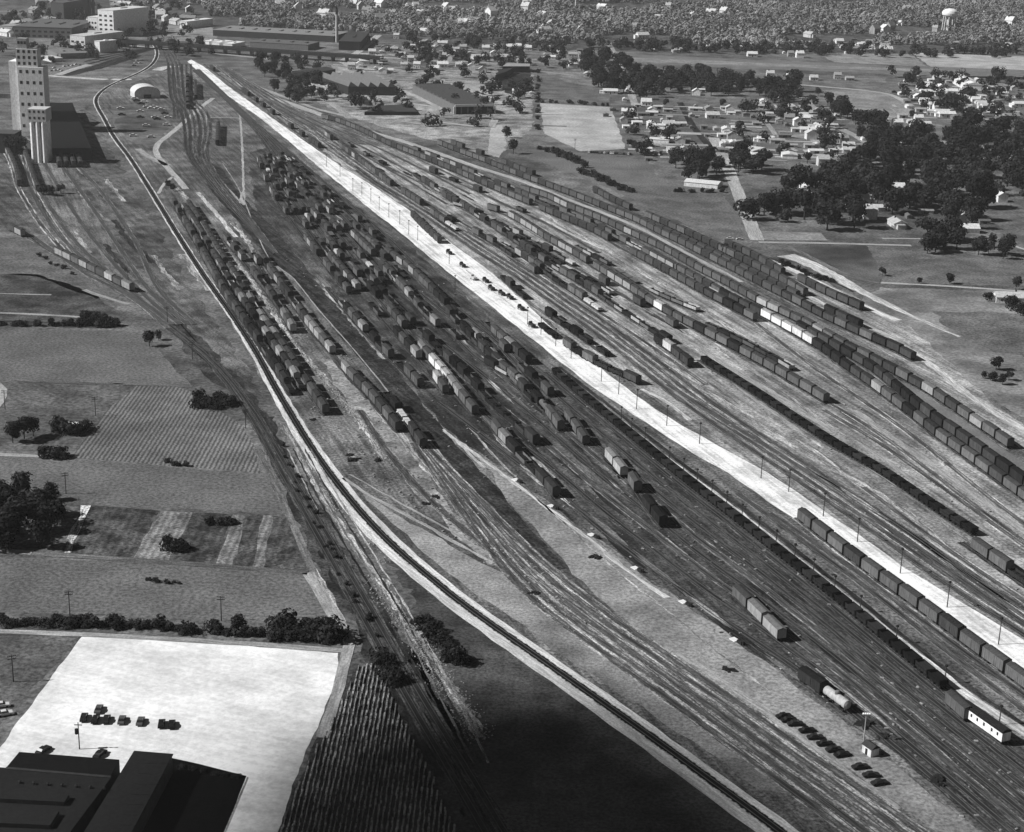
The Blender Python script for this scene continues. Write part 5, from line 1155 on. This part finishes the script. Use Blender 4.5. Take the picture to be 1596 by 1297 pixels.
# far industrial town top left
far = [((0, 52), (20, 53), (2, 44), 10, .5, .3, 'pale block at the left of the far brick mill'), ((22, 58), (112, 61), (20, 44), 14, .14, .12, 'far long brick mill with rows of windows'),
       ((110, 75), (133, 77), (112, 62), 16, .65, .5, 'white stepped mill below the far brick mill'), ((138, 52), (152, 53), (138, 44), 22, .7, .6, 'left one of the far white elevators'),
       ((154, 55), (178, 57), (156, 44), 34, .75, .6, 'right one of the far white elevators'), ((181, 48), (190, 49), (181, 42), 24, .12, .1, 'dark slab tower right of the far white elevators'),
       ((80, 30), (100, 31), (80, 20), 24, .12, .1, 'far dark tower block behind the brick mill'), ((60, 16), (75, 16), (60, 10), 14, .3, .2, 'far grey block at the top left'),
       ((108, 24), (120, 24), (108, 16), 14, .6, .5, 'far pale block at the top left'), ((148, 82), (156, 83), (148, 76), 14, .7, .6, 'small white tower under the viaduct end'),
       ((280, 44), (292, 45), (280, 36), 10, .75, .7, 'white cube building beyond the viaduct'), ((246, 24), (258, 24), (246, 18), 7, .6, .5, 'pale far building left of the woods'),
       ((95, 92), (150, 90), (98, 84), 6, .2, .18, 'low grey shed beside the embankment'), ((316, 70), (326, 71), (316, 66), 5, .75, .7, 'left of three white huts by the viaduct'),
       ((330, 72), (342, 73), (330, 67), 5, .75, .7, 'middle of three white huts by the viaduct'), ((348, 74), (362, 75), (348, 69), 5, .75, .7, 'right of three white huts by the viaduct'),
       ((80, 97), (98, 96), (82, 92), 4, .6, .55, 'tiny pale hut beside the embankment')]
for k, (a, b_, c_, h, wc, rc, lab) in enumerate(far): shed('mill_building' if k < 11 else 'hut', lab, [a, b_, c_], h, wc, rc, windows=10 if k == 1 else (3 if k in (2, 3, 4) else 0))
scat = random.Random(3)
for i in range(40):
    x = scat.uniform(0, 300); y = scat.uniform(6, 58)
    HOUSEp = scat.choice(HOUSES); far_lab = 'pale roof speck, %s of those in the far mill town' % ordinal(i+1)
    dup(HOUSEp, g(x, y), scat.uniform(0, 3), far_lab, 'roofs of the far mill town', scat.choice((.5, .3, .7)), scale=(1.6, 1.6, 1.8))

# ================================================================== WORKS BUILDINGS, bottom left
def flat_poly(name, parent, px, zt, z0, col):
    P = [g(x, y, zt) for x, y in px]; n = len(P); m = MB()
    vs = [(p.x, p.y, z0) for p in P]+[(p.x, p.y, zt) for p in P]
    fs = [tuple(range(n, 2*n)), tuple(range(n-1, -1, -1))]+[(i, (i+1) % n, n+(i+1) % n, n+i) for i in range(n)]
    m.add(vs, fs); o = m.obj(name, P_wall, parent); o.color = gr(col)
    import bmesh
    bm = bmesh.new(); bm.from_mesh(o.data); bmesh.ops.recalc_face_normals(bm, faces=bm.faces); bm.to_mesh(o.data); bm.free()
    return o
root = thing('works_building', 'dark flat-roofed works hall with roof lights, bottom left corner', 'factory')
flat_poly('rear_wing', root, [(30, 1172), (186, 1184), (172, 1210), (10, 1196)], 5, -.3, .006)
flat_poly('wall', root, [(0, 1196), (174, 1211), (86, 1330), (-150, 1330), (-60, 1192)], 6.5, -.3, .02)
flat_poly('roof', root, [(1, 1197), (173, 1212), (85, 1329), (-149, 1329), (-59, 1193)], 6.75, 6.52, .015)
flat_poly('roof_light', root, [(-60, 1228), (108, 1238), (100, 1250), (-64, 1241)], 8., 6.78, .016)
flat_poly('roof_light', root, [(-60, 1256), (92, 1264), (78, 1286), (-70, 1280)], 8., 6.78, .016)
flat_poly('roof_light', root, [(-60, 1296), (60, 1300), (50, 1312), (-70, 1308)], 8., 6.78, .016)
flat_poly('parapet', root, [(10, 1195), (173, 1209), (172, 1212), (8, 1198)], 7.0, 6.77, .035)
root = thing('works_building', 'long plain dark-roofed wing between the works hall and the dark lawn', 'factory')
flat_poly('wall', root, [(211, 1171), (268, 1176), (180, 1340), (105, 1340)], 6, -.3, .05)
flat_poly('roof', root, [(209, 1170), (270, 1175), (181, 1342), (103, 1342)], 6.3, 6.02, .017)
for i in range(14):
    x = 20+11*i; y = 1218+.8*i+(i % 2)*2; p_ = g(x, y, 6.75); m = MB(); m.lathe(p_.x, p_.y, [(.3, 6.76), (.3, 7.3), (.5, 7.35), (.1, 7.6)], 8)
    if i % 2: m.obj('roof_vent', P_iron, root)
for i in range(9):
    a = g(222-6*i, 1190+16*i, 6.3); b_ = g(266-9.5*i, 1192+16*i, 6.3); m = MB(); m.box(a.x, b_.x, a.y, a.y+.1, 6.31, 6.36); m.obj('roof_seam', P_load, root)
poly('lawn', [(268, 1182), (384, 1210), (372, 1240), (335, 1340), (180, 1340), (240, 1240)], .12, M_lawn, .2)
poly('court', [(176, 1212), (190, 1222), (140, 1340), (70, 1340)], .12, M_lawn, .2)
ribbon('kerb', curve([(386, 1212), (370, 1250), (345, 1310)], 4), .15, .15, .2, M_streak)

# ================================================================== CORN ROWS
M_cornl = gmat('corn_tassels', .27, var=.2, mid=.2, mvar=.4, fine=1.5, fvar=.6)
m = MB(); rc = random.Random(4)
for i in range(60):
    x = g(395, 1400).x+1.35*i
    y = 300.
    while y < 560:
        q = pr((x, y, 0))
        CORNP = [(556, 1045), (590, 1040), (606, 1080), (640, 1150), (760, 1400), (395, 1400), (470, 1210), (520, 1120)]
        if inpoly(q[0], q[1], [(556, 1045), (590, 1040), (606, 1080), (640, 1150), (760, 1400), (395, 1400), (470, 1210), (520, 1120)]) and q[1] < 1330:
            h = rc.uniform(.3, .8); w = rc.uniform(.15, .36); dx = rc.uniform(-.15, .15); ll = rc.uniform(1., 4.); m.box(x-w+dx, x+w+dx, y, y+ll, .05, h, taper=.1)
        y += (ll if inpoly(q[0], q[1], CORNP) and q[1] < 1330 else 1.)*rc.uniform(.8, 1.15)
tag(m.obj('corn_rows', M_cornl), 'pale ragged corn rows in the triangular field', 'corn', kind='stuff')
# rubble along the embankment and yard litter (uncountable)
m = MB()
def litter(mb, px, n, s0, s1, spread, seed):
    r = random.Random(seed); c = curve(px, 3)
    for i in range(n):
        p = r.choice(c)+Vector((r.gauss(0, spread), r.gauss(0, spread), 0)); s = r.uniform(s0, s1)
        Mx = Matrix.Translation(p) @ Matrix.Rotation(r.uniform(0, 3), 4, 'Z'); mb.box(-s, s, -s*.7, s*.7, 0, s*r.uniform(.5, 1.1), 0, Mx, taper=s*.3)
litter(m, [(640, 975), (660, 1010), (690, 1060), (725, 1110), (745, 1150)], 1500, .08, .34, 2.2, 1)
litter(m, [(575, 900), (600, 945), (640, 980)], 200, .1, .4, 1.6, 2)
tag(m.obj('rubble', pmat('pale_rubble', .24, .7, .3)), 'pale broken rubble spilled along the old embankment', 'rubble', kind='stuff')
m = MB()
litter(m, DEB, 1500, .12, .5, 1.0, 5); litter(m, [(450, 670), (480, 720), (520, 780), (600, 870)], 300, .1, .35, 1.8, 6); litter(m, [(860, 940), (830, 930), (880, 960)], 160, .12, .4, 2.2, 7)
tag(m.obj('rubble', pmat('yard_rubble', .34, .7, .3)), 'pale scrap and stones strewn between the left yard rows', 'rubble', kind='stuff')
m = MB()
rr = random.Random(8)
for A_, B_, n in ((B1, HOP, 260), (M1, X3+[(1680, 850)], 600), ([(430, 400), (600, 600), (800, 800)], [(560, 330), (760, 500), (900, 640)], 150), ([(300, 380), (450, 600), (600, 760), (900, 990)], [(400, 390), (600, 620), (800, 850), (1000, 1000)], 500)):
    a = catmull([g(*p) for p in A_], 3); b_ = catmull([g(*p) for p in B_], 3)
    for i in range(n):
        u = rr.random(); p = a[int(u*(len(a)-1))].lerp(b_[int(u*(len(b_)-1))], rr.random()); s = rr.uniform(.1, .38)
        Mx = Matrix.Translation(p) @ Matrix.Rotation(rr.uniform(0, 3), 4, 'Z'); m.box(-s*1.8, s*1.8, -s, s, .2, .25+s*.6, 0, Mx, taper=s*.2)
tag(m.obj('yard_litter', pmat('litter', .25, .6, .15)), 'scattered pale scraps lying between the yard tracks', 'litter', kind='stuff')

# ================================================================== POLES
P_pole = pmat('pole_wood', .045, .3, 1.)
def mkpole(nm, h, arms, lamp=False, cat='utility pole'):
    root = thing(nm, '', cat, (0, 0, -500)); m = MB(); m.cyl((0, 0, -.3), (0, 0, h), .2, .13, 8); m.obj('pole', P_pole, root)
    for z in arms:
        m = MB(); m.box(-1.3, 1.3, -.08, .08, h-z-.1, h-z+.1)
        for x in (-1.15, -.5, .5, 1.15): m.cyl((x, 0, h-z+.1), (x, 0, h-z+.35), .07, k=6)
        m.obj('crossarm', P_pole, root)
    if lamp:
        m = MB(); m.lathe(0, 0, [(.15, h+.01), (.55, h+.1), (.5, h+.5), (.2, h+.7)], 10); m.obj('lamp', P_iron, root)
    return proto(root)
PL = mkpole('light_pole', 9.3, (), True, 'light pole'); PS = mkpole('light_pole', 6., (), True, 'light pole'); PU = mkpole('utility_pole', 9., (.4, 1.3))
wp = [(1556, 1005), (1476, 947), (1403, 894), (1336, 845), (1283, 805), (1229, 767), (1186, 746), (1090, 692), (1039, 664), (992, 638), (964, 615), (937, 595), (890, 559), (866, 540), (843, 522), (822, 506), (709, 455), (700, 412), (651, 375), (637, 366), (623, 350), (606, 339), (591, 328), (578, 315), (564, 305), (550, 298), (530, 275), (509, 260)]
for i, p in enumerate(wp): dup(PL, g(*p), .5, 'dark light pole, %s from the near end along the white ballast road' % ordinal(i+1), 'light poles along the white ballast road')
sp = [(968, 655), (984, 673), (1005, 688), (1043, 719), (1065, 737), (1086, 754), (1109, 772), (1132, 790), (1156, 810), (1182, 830), (1209, 851), (1238, 873), (1267, 897), (1300, 924), (1340, 955), (1396, 1003), (1472, 1066), (1557, 1130)]
for i, p in enumerate(sp): dup(PS, g(*p), .5, 'slim short light pole, %s from the far end of the pale walkway' % ordinal(i+1), 'light poles along the pale walkway')
up = [((21, 1063), 'alone in the grass left of the white lot'), ((103, 770), 'at the edge of the dark grove'), ((109, 960), 'in front of the lower field hedge'), ((149, 648), 'left of the ploughed field'), ((8, 638), 'by the curved drive at the left edge'), ((261, 503), 'where the left sidings meet'), ((383, 668), 'at the right tip of the ploughed field'), ((896, 232), 'in the pale field'), ((345, 968), 'left of the round hedge tree'), ((200, 445), 'behind the left train'), ((709, 470), 'on the dark bank below the white road'), ((300, 560), 'in the scrub above the grey field')]
for p, d in up: dup(PU, g(*p), rt.uniform(0, .6), 'wooden utility pole '+d, 'utility poles')
# transformer pole
root = thing('transformer_pole', 'wooden pole with dark transformer standing in the white lot', 'utility pole', g(124, 1168)); m = MB(); m.cyl((0, 0, -.3), (0, 0, 8.5), .18, .13, 8); m.obj('pole', P_pole, root)
m = MB(); m.cyl((-.55, 0, 4.9), (-.55, 0, 6.4), .5, k=12); m.obj('transformer', P_iron, root); m = MB(); m.box(-1.1, 1.1, -.1, .1, 7.6, 7.8); m.obj('crossarm', P_pole, root)
# floodlight tower + hut
root = thing('floodlight_tower', 'pale floodlight mast with lamps above the small white hut', 'floodlight', g(1346, 1155)); m = MB()
m.cyl((0, 0, -.3), (0, 0, 9.), .22, .12, 8); o = m.obj('mast', P_wall, root); o.color = gr(.35)
for x in (-.9, -.3, .3, .9):
    m = MB(); m.cyl((x, -.2, 9.2), (x, -.65, 8.9), .28, .38, 10); m.obj('lamp', P_white, root)
m = MB(); m.box(-1.2, 1.2, -.1, .1, 9.0, 9.15); m.obj('crossarm', P_iron, root)
a = g(1343, 1172); root = thing('hut', 'small hut with white side wall under the floodlight mast', 'hut', a, -1.05)
m = MB(); m.box(0, 3.8, 0, 3., -.2, 2.6); o = m.obj('wall', P_wall, root); o.color = gr(.6); m = MB(); m.gable(-.3, 4.1, -.3, 3.3, 2.61, 3.6); o = m.obj('roof', P_wall, root); o.color = gr(.04)
m = MB(); m.box(1.4, 2.3, -.05, 0, 0, 2.); m.obj('door', P_iron, root)
# equipment boxes on the curb line
for i, (x, y) in enumerate([(806, 750), (862, 791), (925, 836), (993, 888), (1068, 941), (1148, 1000)]):
    root = thing('switch_box', 'low dark switch box on a pale pad, %s from the far end of the curb' % ordinal(i+1), 'switch box', g(x, y), -1., 'switch boxes along the curb')
    m = MB(); m.box(-2.6, .2, -1.1, 1.1, 0.1, .35); o = m.obj('pad', P_white, root); m = MB(); m.box(.5, 3., -.6, .6, .2, 1.1, taper=.15); m.box(3.05, 3.6, -.25, .25, .2, 1.5); m.obj('housing', P_iron, root)
for i, (x, y, s) in enumerate([(928, 870, 1.), (1345, 1131, 1.3), (1375, 1149, .8), (1460, 1220, 1.3), (553, 718, 1.3), (588, 718, 1.), (545, 710, .9), (680, 775, .9), (665, 786, .8), (1135, 1045, 1.), (488, 655, .8), (833, 925, .9), (452, 646, .5)]):
    root = thing('scrap_heap', '', 'scrap heap', g(x, y), .3*i, 'dark scrap heaps on the yard ground')
    root['label'] = 'low dark heap of scrap '+['in the open gravel flat', 'left behind the floodlight mast', 'right behind the floodlight mast', 'alone on the gravel lower right', 'largest of three under the left rows', 'right of three under the left rows', 'upper of three under the left rows', 'upper of two on the bare dirt', 'lower of two on the bare dirt', 'on the lower gravel flat', 'by the last left row boxcar', 'beside the fan of tracks', 'beside the main line switch'][i]
    m = MB(); r_ = random.Random(i)
    for k in range(14):
        a_ = r_.uniform(0, 6.28); d_ = r_.uniform(0, 1.6)*s; Mx = Matrix.Translation((math.cos(a_)*d_*1.4, math.sin(a_)*d_, .15)) @ Matrix.Rotation(r_.uniform(0, 3), 4, 'Z') @ Matrix.Rotation(r_.uniform(-.4, .4), 4, 'X')
        m.box(-.8*s, .8*s, -.4*s, .4*s, 0, r_.uniform(.3, .8)*s, 0, Mx, taper=.1)
    m.obj('scrap', P_iron, root)
# ================================================================== AUTOMOBILES
P_auto = cmat('auto_paint', 1., .35, .08)
def mkauto():
    root = thing('parked_car', '', 'car', (0, 0, -500))
    prof = [(-2.45, .45), (-2.5, .85), (-2.2, 1.05), (-1.5, 1.1), (1.0, 1.12), (2.1, 1.0), (2.45, .8), (2.45, .4)]
    m = MB(); n = len(prof)
    vs = [(x, -.92, z) for x, z in prof]+[(x, .92, z) for x, z in prof]
    m.add(vs, [tuple(range(n)), tuple(range(2*n-1, n-1, -1))]+[(i, n+i, n+(i+1) % n, (i+1) % n) for i in range(n)])
    for s in (-1, 1): m.box(-2.55 if s < 0 else 2.46, -2.46 if s < 0 else 2.55, -.9, .9, .45, .62)
    o = m.obj('body', P_auto, root)
    cp = [(-1.7, 1.1), (-1.15, 1.58), (-.2, 1.66), (.45, 1.58), (1.0, 1.13)]; n = len(cp); m = MB()
    vs = [(x, -.8+.18*(z-1.1), z) for x, z in cp]+[(x, .8-.18*(z-1.1), z) for x, z in cp]
    m.add(vs, [tuple(range(n)), tuple(range(2*n-1, n-1, -1))]+[(i, n+i, n+(i+1) % n, (i+1) % n) for i in range(n)]); m.obj('window', P_win, root)
    m = MB(); m.box(-1.1, .4, -.68, .68, 1.6, 1.7, taper=.05); m.obj('roof', P_auto, root)
    for sx in (-1.5, 1.45):
        for sy in (-1, 1): m = MB(); m.cyl((sx, sy*.75, .34), (sx, sy*.95, .34), .34, k=12); m.obj('wheel', P_iron, root)
    return proto(root)
AU = mkauto()
def autos(L, grp, rz, desc, cols, frm='left', sc=1.):
    r = random.Random(len(L))
    for i, (x, y) in enumerate(L):
        cname, cv = r.choice(cols); dup(AU, g(x, y), rz+r.uniform(-.1, .1), '%s car, %s from the %s %s' % (cname, ordinal(i+1), frm, desc), grp, cv, scale=(sc, sc, sc))
DK = [('dark', .02), ('black', .012)]; MX = [('dark', .02), ('pale', .6), ('grey', .15), ('white', .75), ('dark', .03)]
autos([(131, 1121), (149, 1124), (154, 1108), (166, 1124), (190, 1125), (219, 1127), (252, 1131), (268, 1132)], 'cars parked in the white lot', 1.7, 'in the white lot', [('dark', .02), ('black', .012), ('grey', .08)])
autos([(68, 1172), (156, 1178)], 'cars behind the works hall', 1.2, 'right behind the works hall', DK); autos([(3, 1102), (8, 1115)], 'cars at the left picture edge', .4, 'at the left picture edge', [('white', .6)])
autos([(1222, 1119), (1230, 1125), (1240, 1131), (1258, 1141), (1271, 1152), (1286, 1162), (1300, 1171), (1313, 1179), (1341, 1198), (1358, 1211), (1371, 1223)], 'cars parked in line on the gravel', .25, 'in the line on the gravel', DK)
autos([(188, 170), (190, 180), (213, 158), (220, 163), (229, 168), (236, 170), (219, 175), (219, 184), (246, 170), (252, 172), (257, 178), (242, 184), (245, 187), (228, 197), (260, 196), (208, 213), (236, 215), (210, 155), (240, 168), (225, 160), (262, 184)], 'cars parked by the round-roofed shed', .2, 'of cars by the round-roofed shed', [('pale', .7), ('white', .85), ('pale', .6), ('dark', .02)], sc=1.5)
autos([(918+3.4*i, 238+.18*i) for i in range(20)], 'cars parked below the pale field', 1.5, 'in the row below the pale field', MX)
autos([(1012+5*i, 242) for i in range(4)], 'cars right of the parked row', 1.5, 'of the four near the bushes', MX)
autos([(215, 95), (212, 99), (209, 103), (219, 99)], 'cars beside the curved main line', .5, 'by the curved main line far up', MX)
autos([(80, 111), (86, 110), (92, 109), (100, 104), (106, 103), (112, 103), (118, 101), (124, 102), (84, 106), (96, 111)], 'cars parked beyond the grain elevator', 1.2, 'of those beyond the grain elevator', [('pale', .7), ('white', .8), ('grey', .3)])
# vehicles, stacks on the white road
m = 0
autos([(1138, 373), (1153, 374)], 'cars at the street end', 0, 'at the lower end of the town street', [('pale', .5)])
def heap_on_road(i, x, y, lab, c=.03):
    root = thing('wagon_load', lab, 'road wagon', g(x, y, .2), -1.1)
    m = MB(); m.box(-2.6, 2.6, -1.1, 1.1, .9, 2.0); m.box(-2.6, -1.2, -1., 1., 2.02, 2.9, taper=.2); o = m.obj('body', P_body, root); o.color = gr(c)
    for sx in (-1.8, 1.8):
        for sy in (-1, 1): m = MB(); m.cyl((sx, sy*.8, .45), (sx, sy*1.05, .45), .45, k=12); m.obj('wheel', P_iron, root)
for i, (x, y, lab) in enumerate([(721, 416, 'black lorry alone in the middle of the white road'), (738, 436, 'left of two dark lorries near the white road bend'), (757, 440, 'right of two dark lorries near the white road bend'), (766, 452, 'dark lorry leading the jumble on the white road'), (782, 460, 'second dark lorry of the jumble on the white road'), (795, 466, 'third dark lorry of the jumble on the white road'), (812, 483, 'small dark lorry beside the light poles'), (829, 510, 'small dark lorry at the left edge of the white road'), (700, 396, 'dark cart below the short far row')]):
    heap_on_road(i, x, y, lab, .03 if i not in (1,) else .4)
# lumber on flat cars
k = 0
for q in QUEUE:
    if q[0] == 'flat' and q[1] in ('white', 'pale') and k < 12:
        k += 1; root = thing('lumber_stack', 'pale lumber on the %s car of %s' % (q[4].split(', ')[1].split(' ')[0], q[5]), 'lumber stack', (q[2].x, q[2].y, q[2].z+1.23), q[3])
        m = MB()
        for j in range(3):
            for zz in range(3): m.box(-5.2+3.6*j, -1.9+3.6*j, -1.2, 1.2, .02+.45*zz, .42+.45*zz)
        m.obj('boards', P_wood, root)
# ================================================================== remove prototypes
for root, kids, sub in PROTOS:
    for k in kids:
        for s_ in sub.get(k.name, []): bpy.data.objects.remove(s_)
        bpy.data.objects.remove(k)
    bpy.data.objects.remove(root)
# ================================================================== CLOUD (casts the soft shadow at the bottom of the picture)
sd = Vector((-math.cos(math.radians(SUN_AZ))*math.cos(math.radians(SUN_EL)), -math.sin(math.radians(SUN_AZ))*math.cos(math.radians(SUN_EL)), math.sin(math.radians(SUN_EL))))
CH = 3000.
import bmesh
bm = bmesh.new(); rc = random.Random(2)
SHAD = [(385, 1280), (440, 1215), (480, 1170), (560, 1145), (640, 1145), (720, 1110), (800, 1095), (900, 1095), (1010, 1140), (1100, 1195), (1180, 1250), (1250, 1320), (1290, 1400), (1200, 1480), (340, 1480), (370, 1350)]
for i in range(1100):
    for _ in range(200):
        x = rc.uniform(340, 1290); y = 1090+390*rc.random()
        if inpoly(x, y, SHAD): break
    p = g(x, y); q = p+sd*((CH+rc.uniform(0, 12))/sd.z)
    r = rc.uniform(7, 11); ret = bmesh.ops.create_icosphere(bm, subdivisions=1, radius=r)
    for v in ret['verts']: v.co = Vector((v.co.x*1.5, v.co.y*1.3, v.co.z*.6))+q
me = bpy.data.meshes.new('cloud'); bm.to_mesh(me); bm.free(); me.materials.append(pmat('cloud_white', .8, .05))
o = link('cloud', me); tag(o, 'small white cumulus cloud high above the fields', 'cloud', kind='stuff')
# ================================================================== HAZE
hz = MB(); hz.box(-1900, 1900, 100, 5200, -1.2, 262)
# keep the camera inside the box
hz = MB(); hz.box(-1900, 1900, -60, 5200, -1.2, 262)
mh = bpy.data.materials.new('haze_air'); mh.use_nodes = True; n = mh.node_tree.nodes; n.clear()
pv = n.new('ShaderNodeVolumePrincipled'); pv.inputs['Color'].default_value = gr(.9); pv.inputs['Density'].default_value = HAZE; pv.inputs['Anisotropy'].default_value = .2
out = n.new('ShaderNodeOutputMaterial'); mh.node_tree.links.new(pv.outputs[0], out.inputs['Volume'])
if HAZE > 0: tag(hz.obj('haze', mh), 'thin summer haze over the yard and town', 'haze', kind='stuff')
# ================================================================== LIGHT, WORLD, CAMERA
w = bpy.data.worlds.new('World'); SC.world = w; w.use_nodes = True; n = w.node_tree.nodes; l = w.node_tree.links
sky = n.new('ShaderNodeTexSky'); sky.sky_type = 'NISHITA'; sky.sun_disc = False; sky.sun_elevation = math.radians(SUN_EL); sky.air_density = .3; sky.dust_density = .15; sky.ozone_density = 1.
az = math.atan2(sd.x, sd.y); sky.sun_rotation = az
bw = n.new('ShaderNodeRGBToBW'); l.new(sky.outputs[0], bw.inputs[0]); l.new(bw.outputs[0], n['Background'].inputs[0]); n['Background'].inputs[1].default_value = .05
L = bpy.data.lights.new('sun', 'SUN'); L.energy = 5.; L.angle = math.radians(.53); L.color = (1, 1, 1)
lo = bpy.data.objects.new('sun', L); C.objects.link(lo); lo.rotation_euler = (-sd).to_track_quat('-Z', 'Y').to_euler(); lo.location = (-200, 200, 400)
cam = bpy.data.cameras.new('camera'); co = bpy.data.objects.new('camera', cam); C.objects.link(co); SC.camera = co
cam.sensor_fit = 'HORIZONTAL'; cam.sensor_width = 36; cam.lens = 36*F/W; cam.clip_start = 1; cam.clip_end = 12000
fwd = Vector((0, CP, -SP)); upv = Vector((0, SP, CP)); rt_ = Vector((1, 0, 0))
# roll: image x axis = rt*CR + up*? so that g() holds
xa = rt_*CR+upv*SR*1.0; ya = upv*CR-rt_*SR
co.matrix_world = Matrix(((xa.x, ya.x, -fwd.x, 0), (xa.y, ya.y, -fwd.y, 0), (xa.z, ya.z, -fwd.z, HC), (0, 0, 0, 1)))
SC.view_settings.view_transform = 'Standard'; SC.view_settings.look = 'None'; SC.view_settings.exposure = EXPO; SC.view_settings.gamma = 1
SC.cycles.max_bounces = 4; SC.cycles.diffuse_bounces = 2; SC.cycles.volume_bounces = 0; SC.cycles.transparent_max_bounces = 4
SC.cycles.volume_step_rate = 10
SC.render.use_persistent_data = False
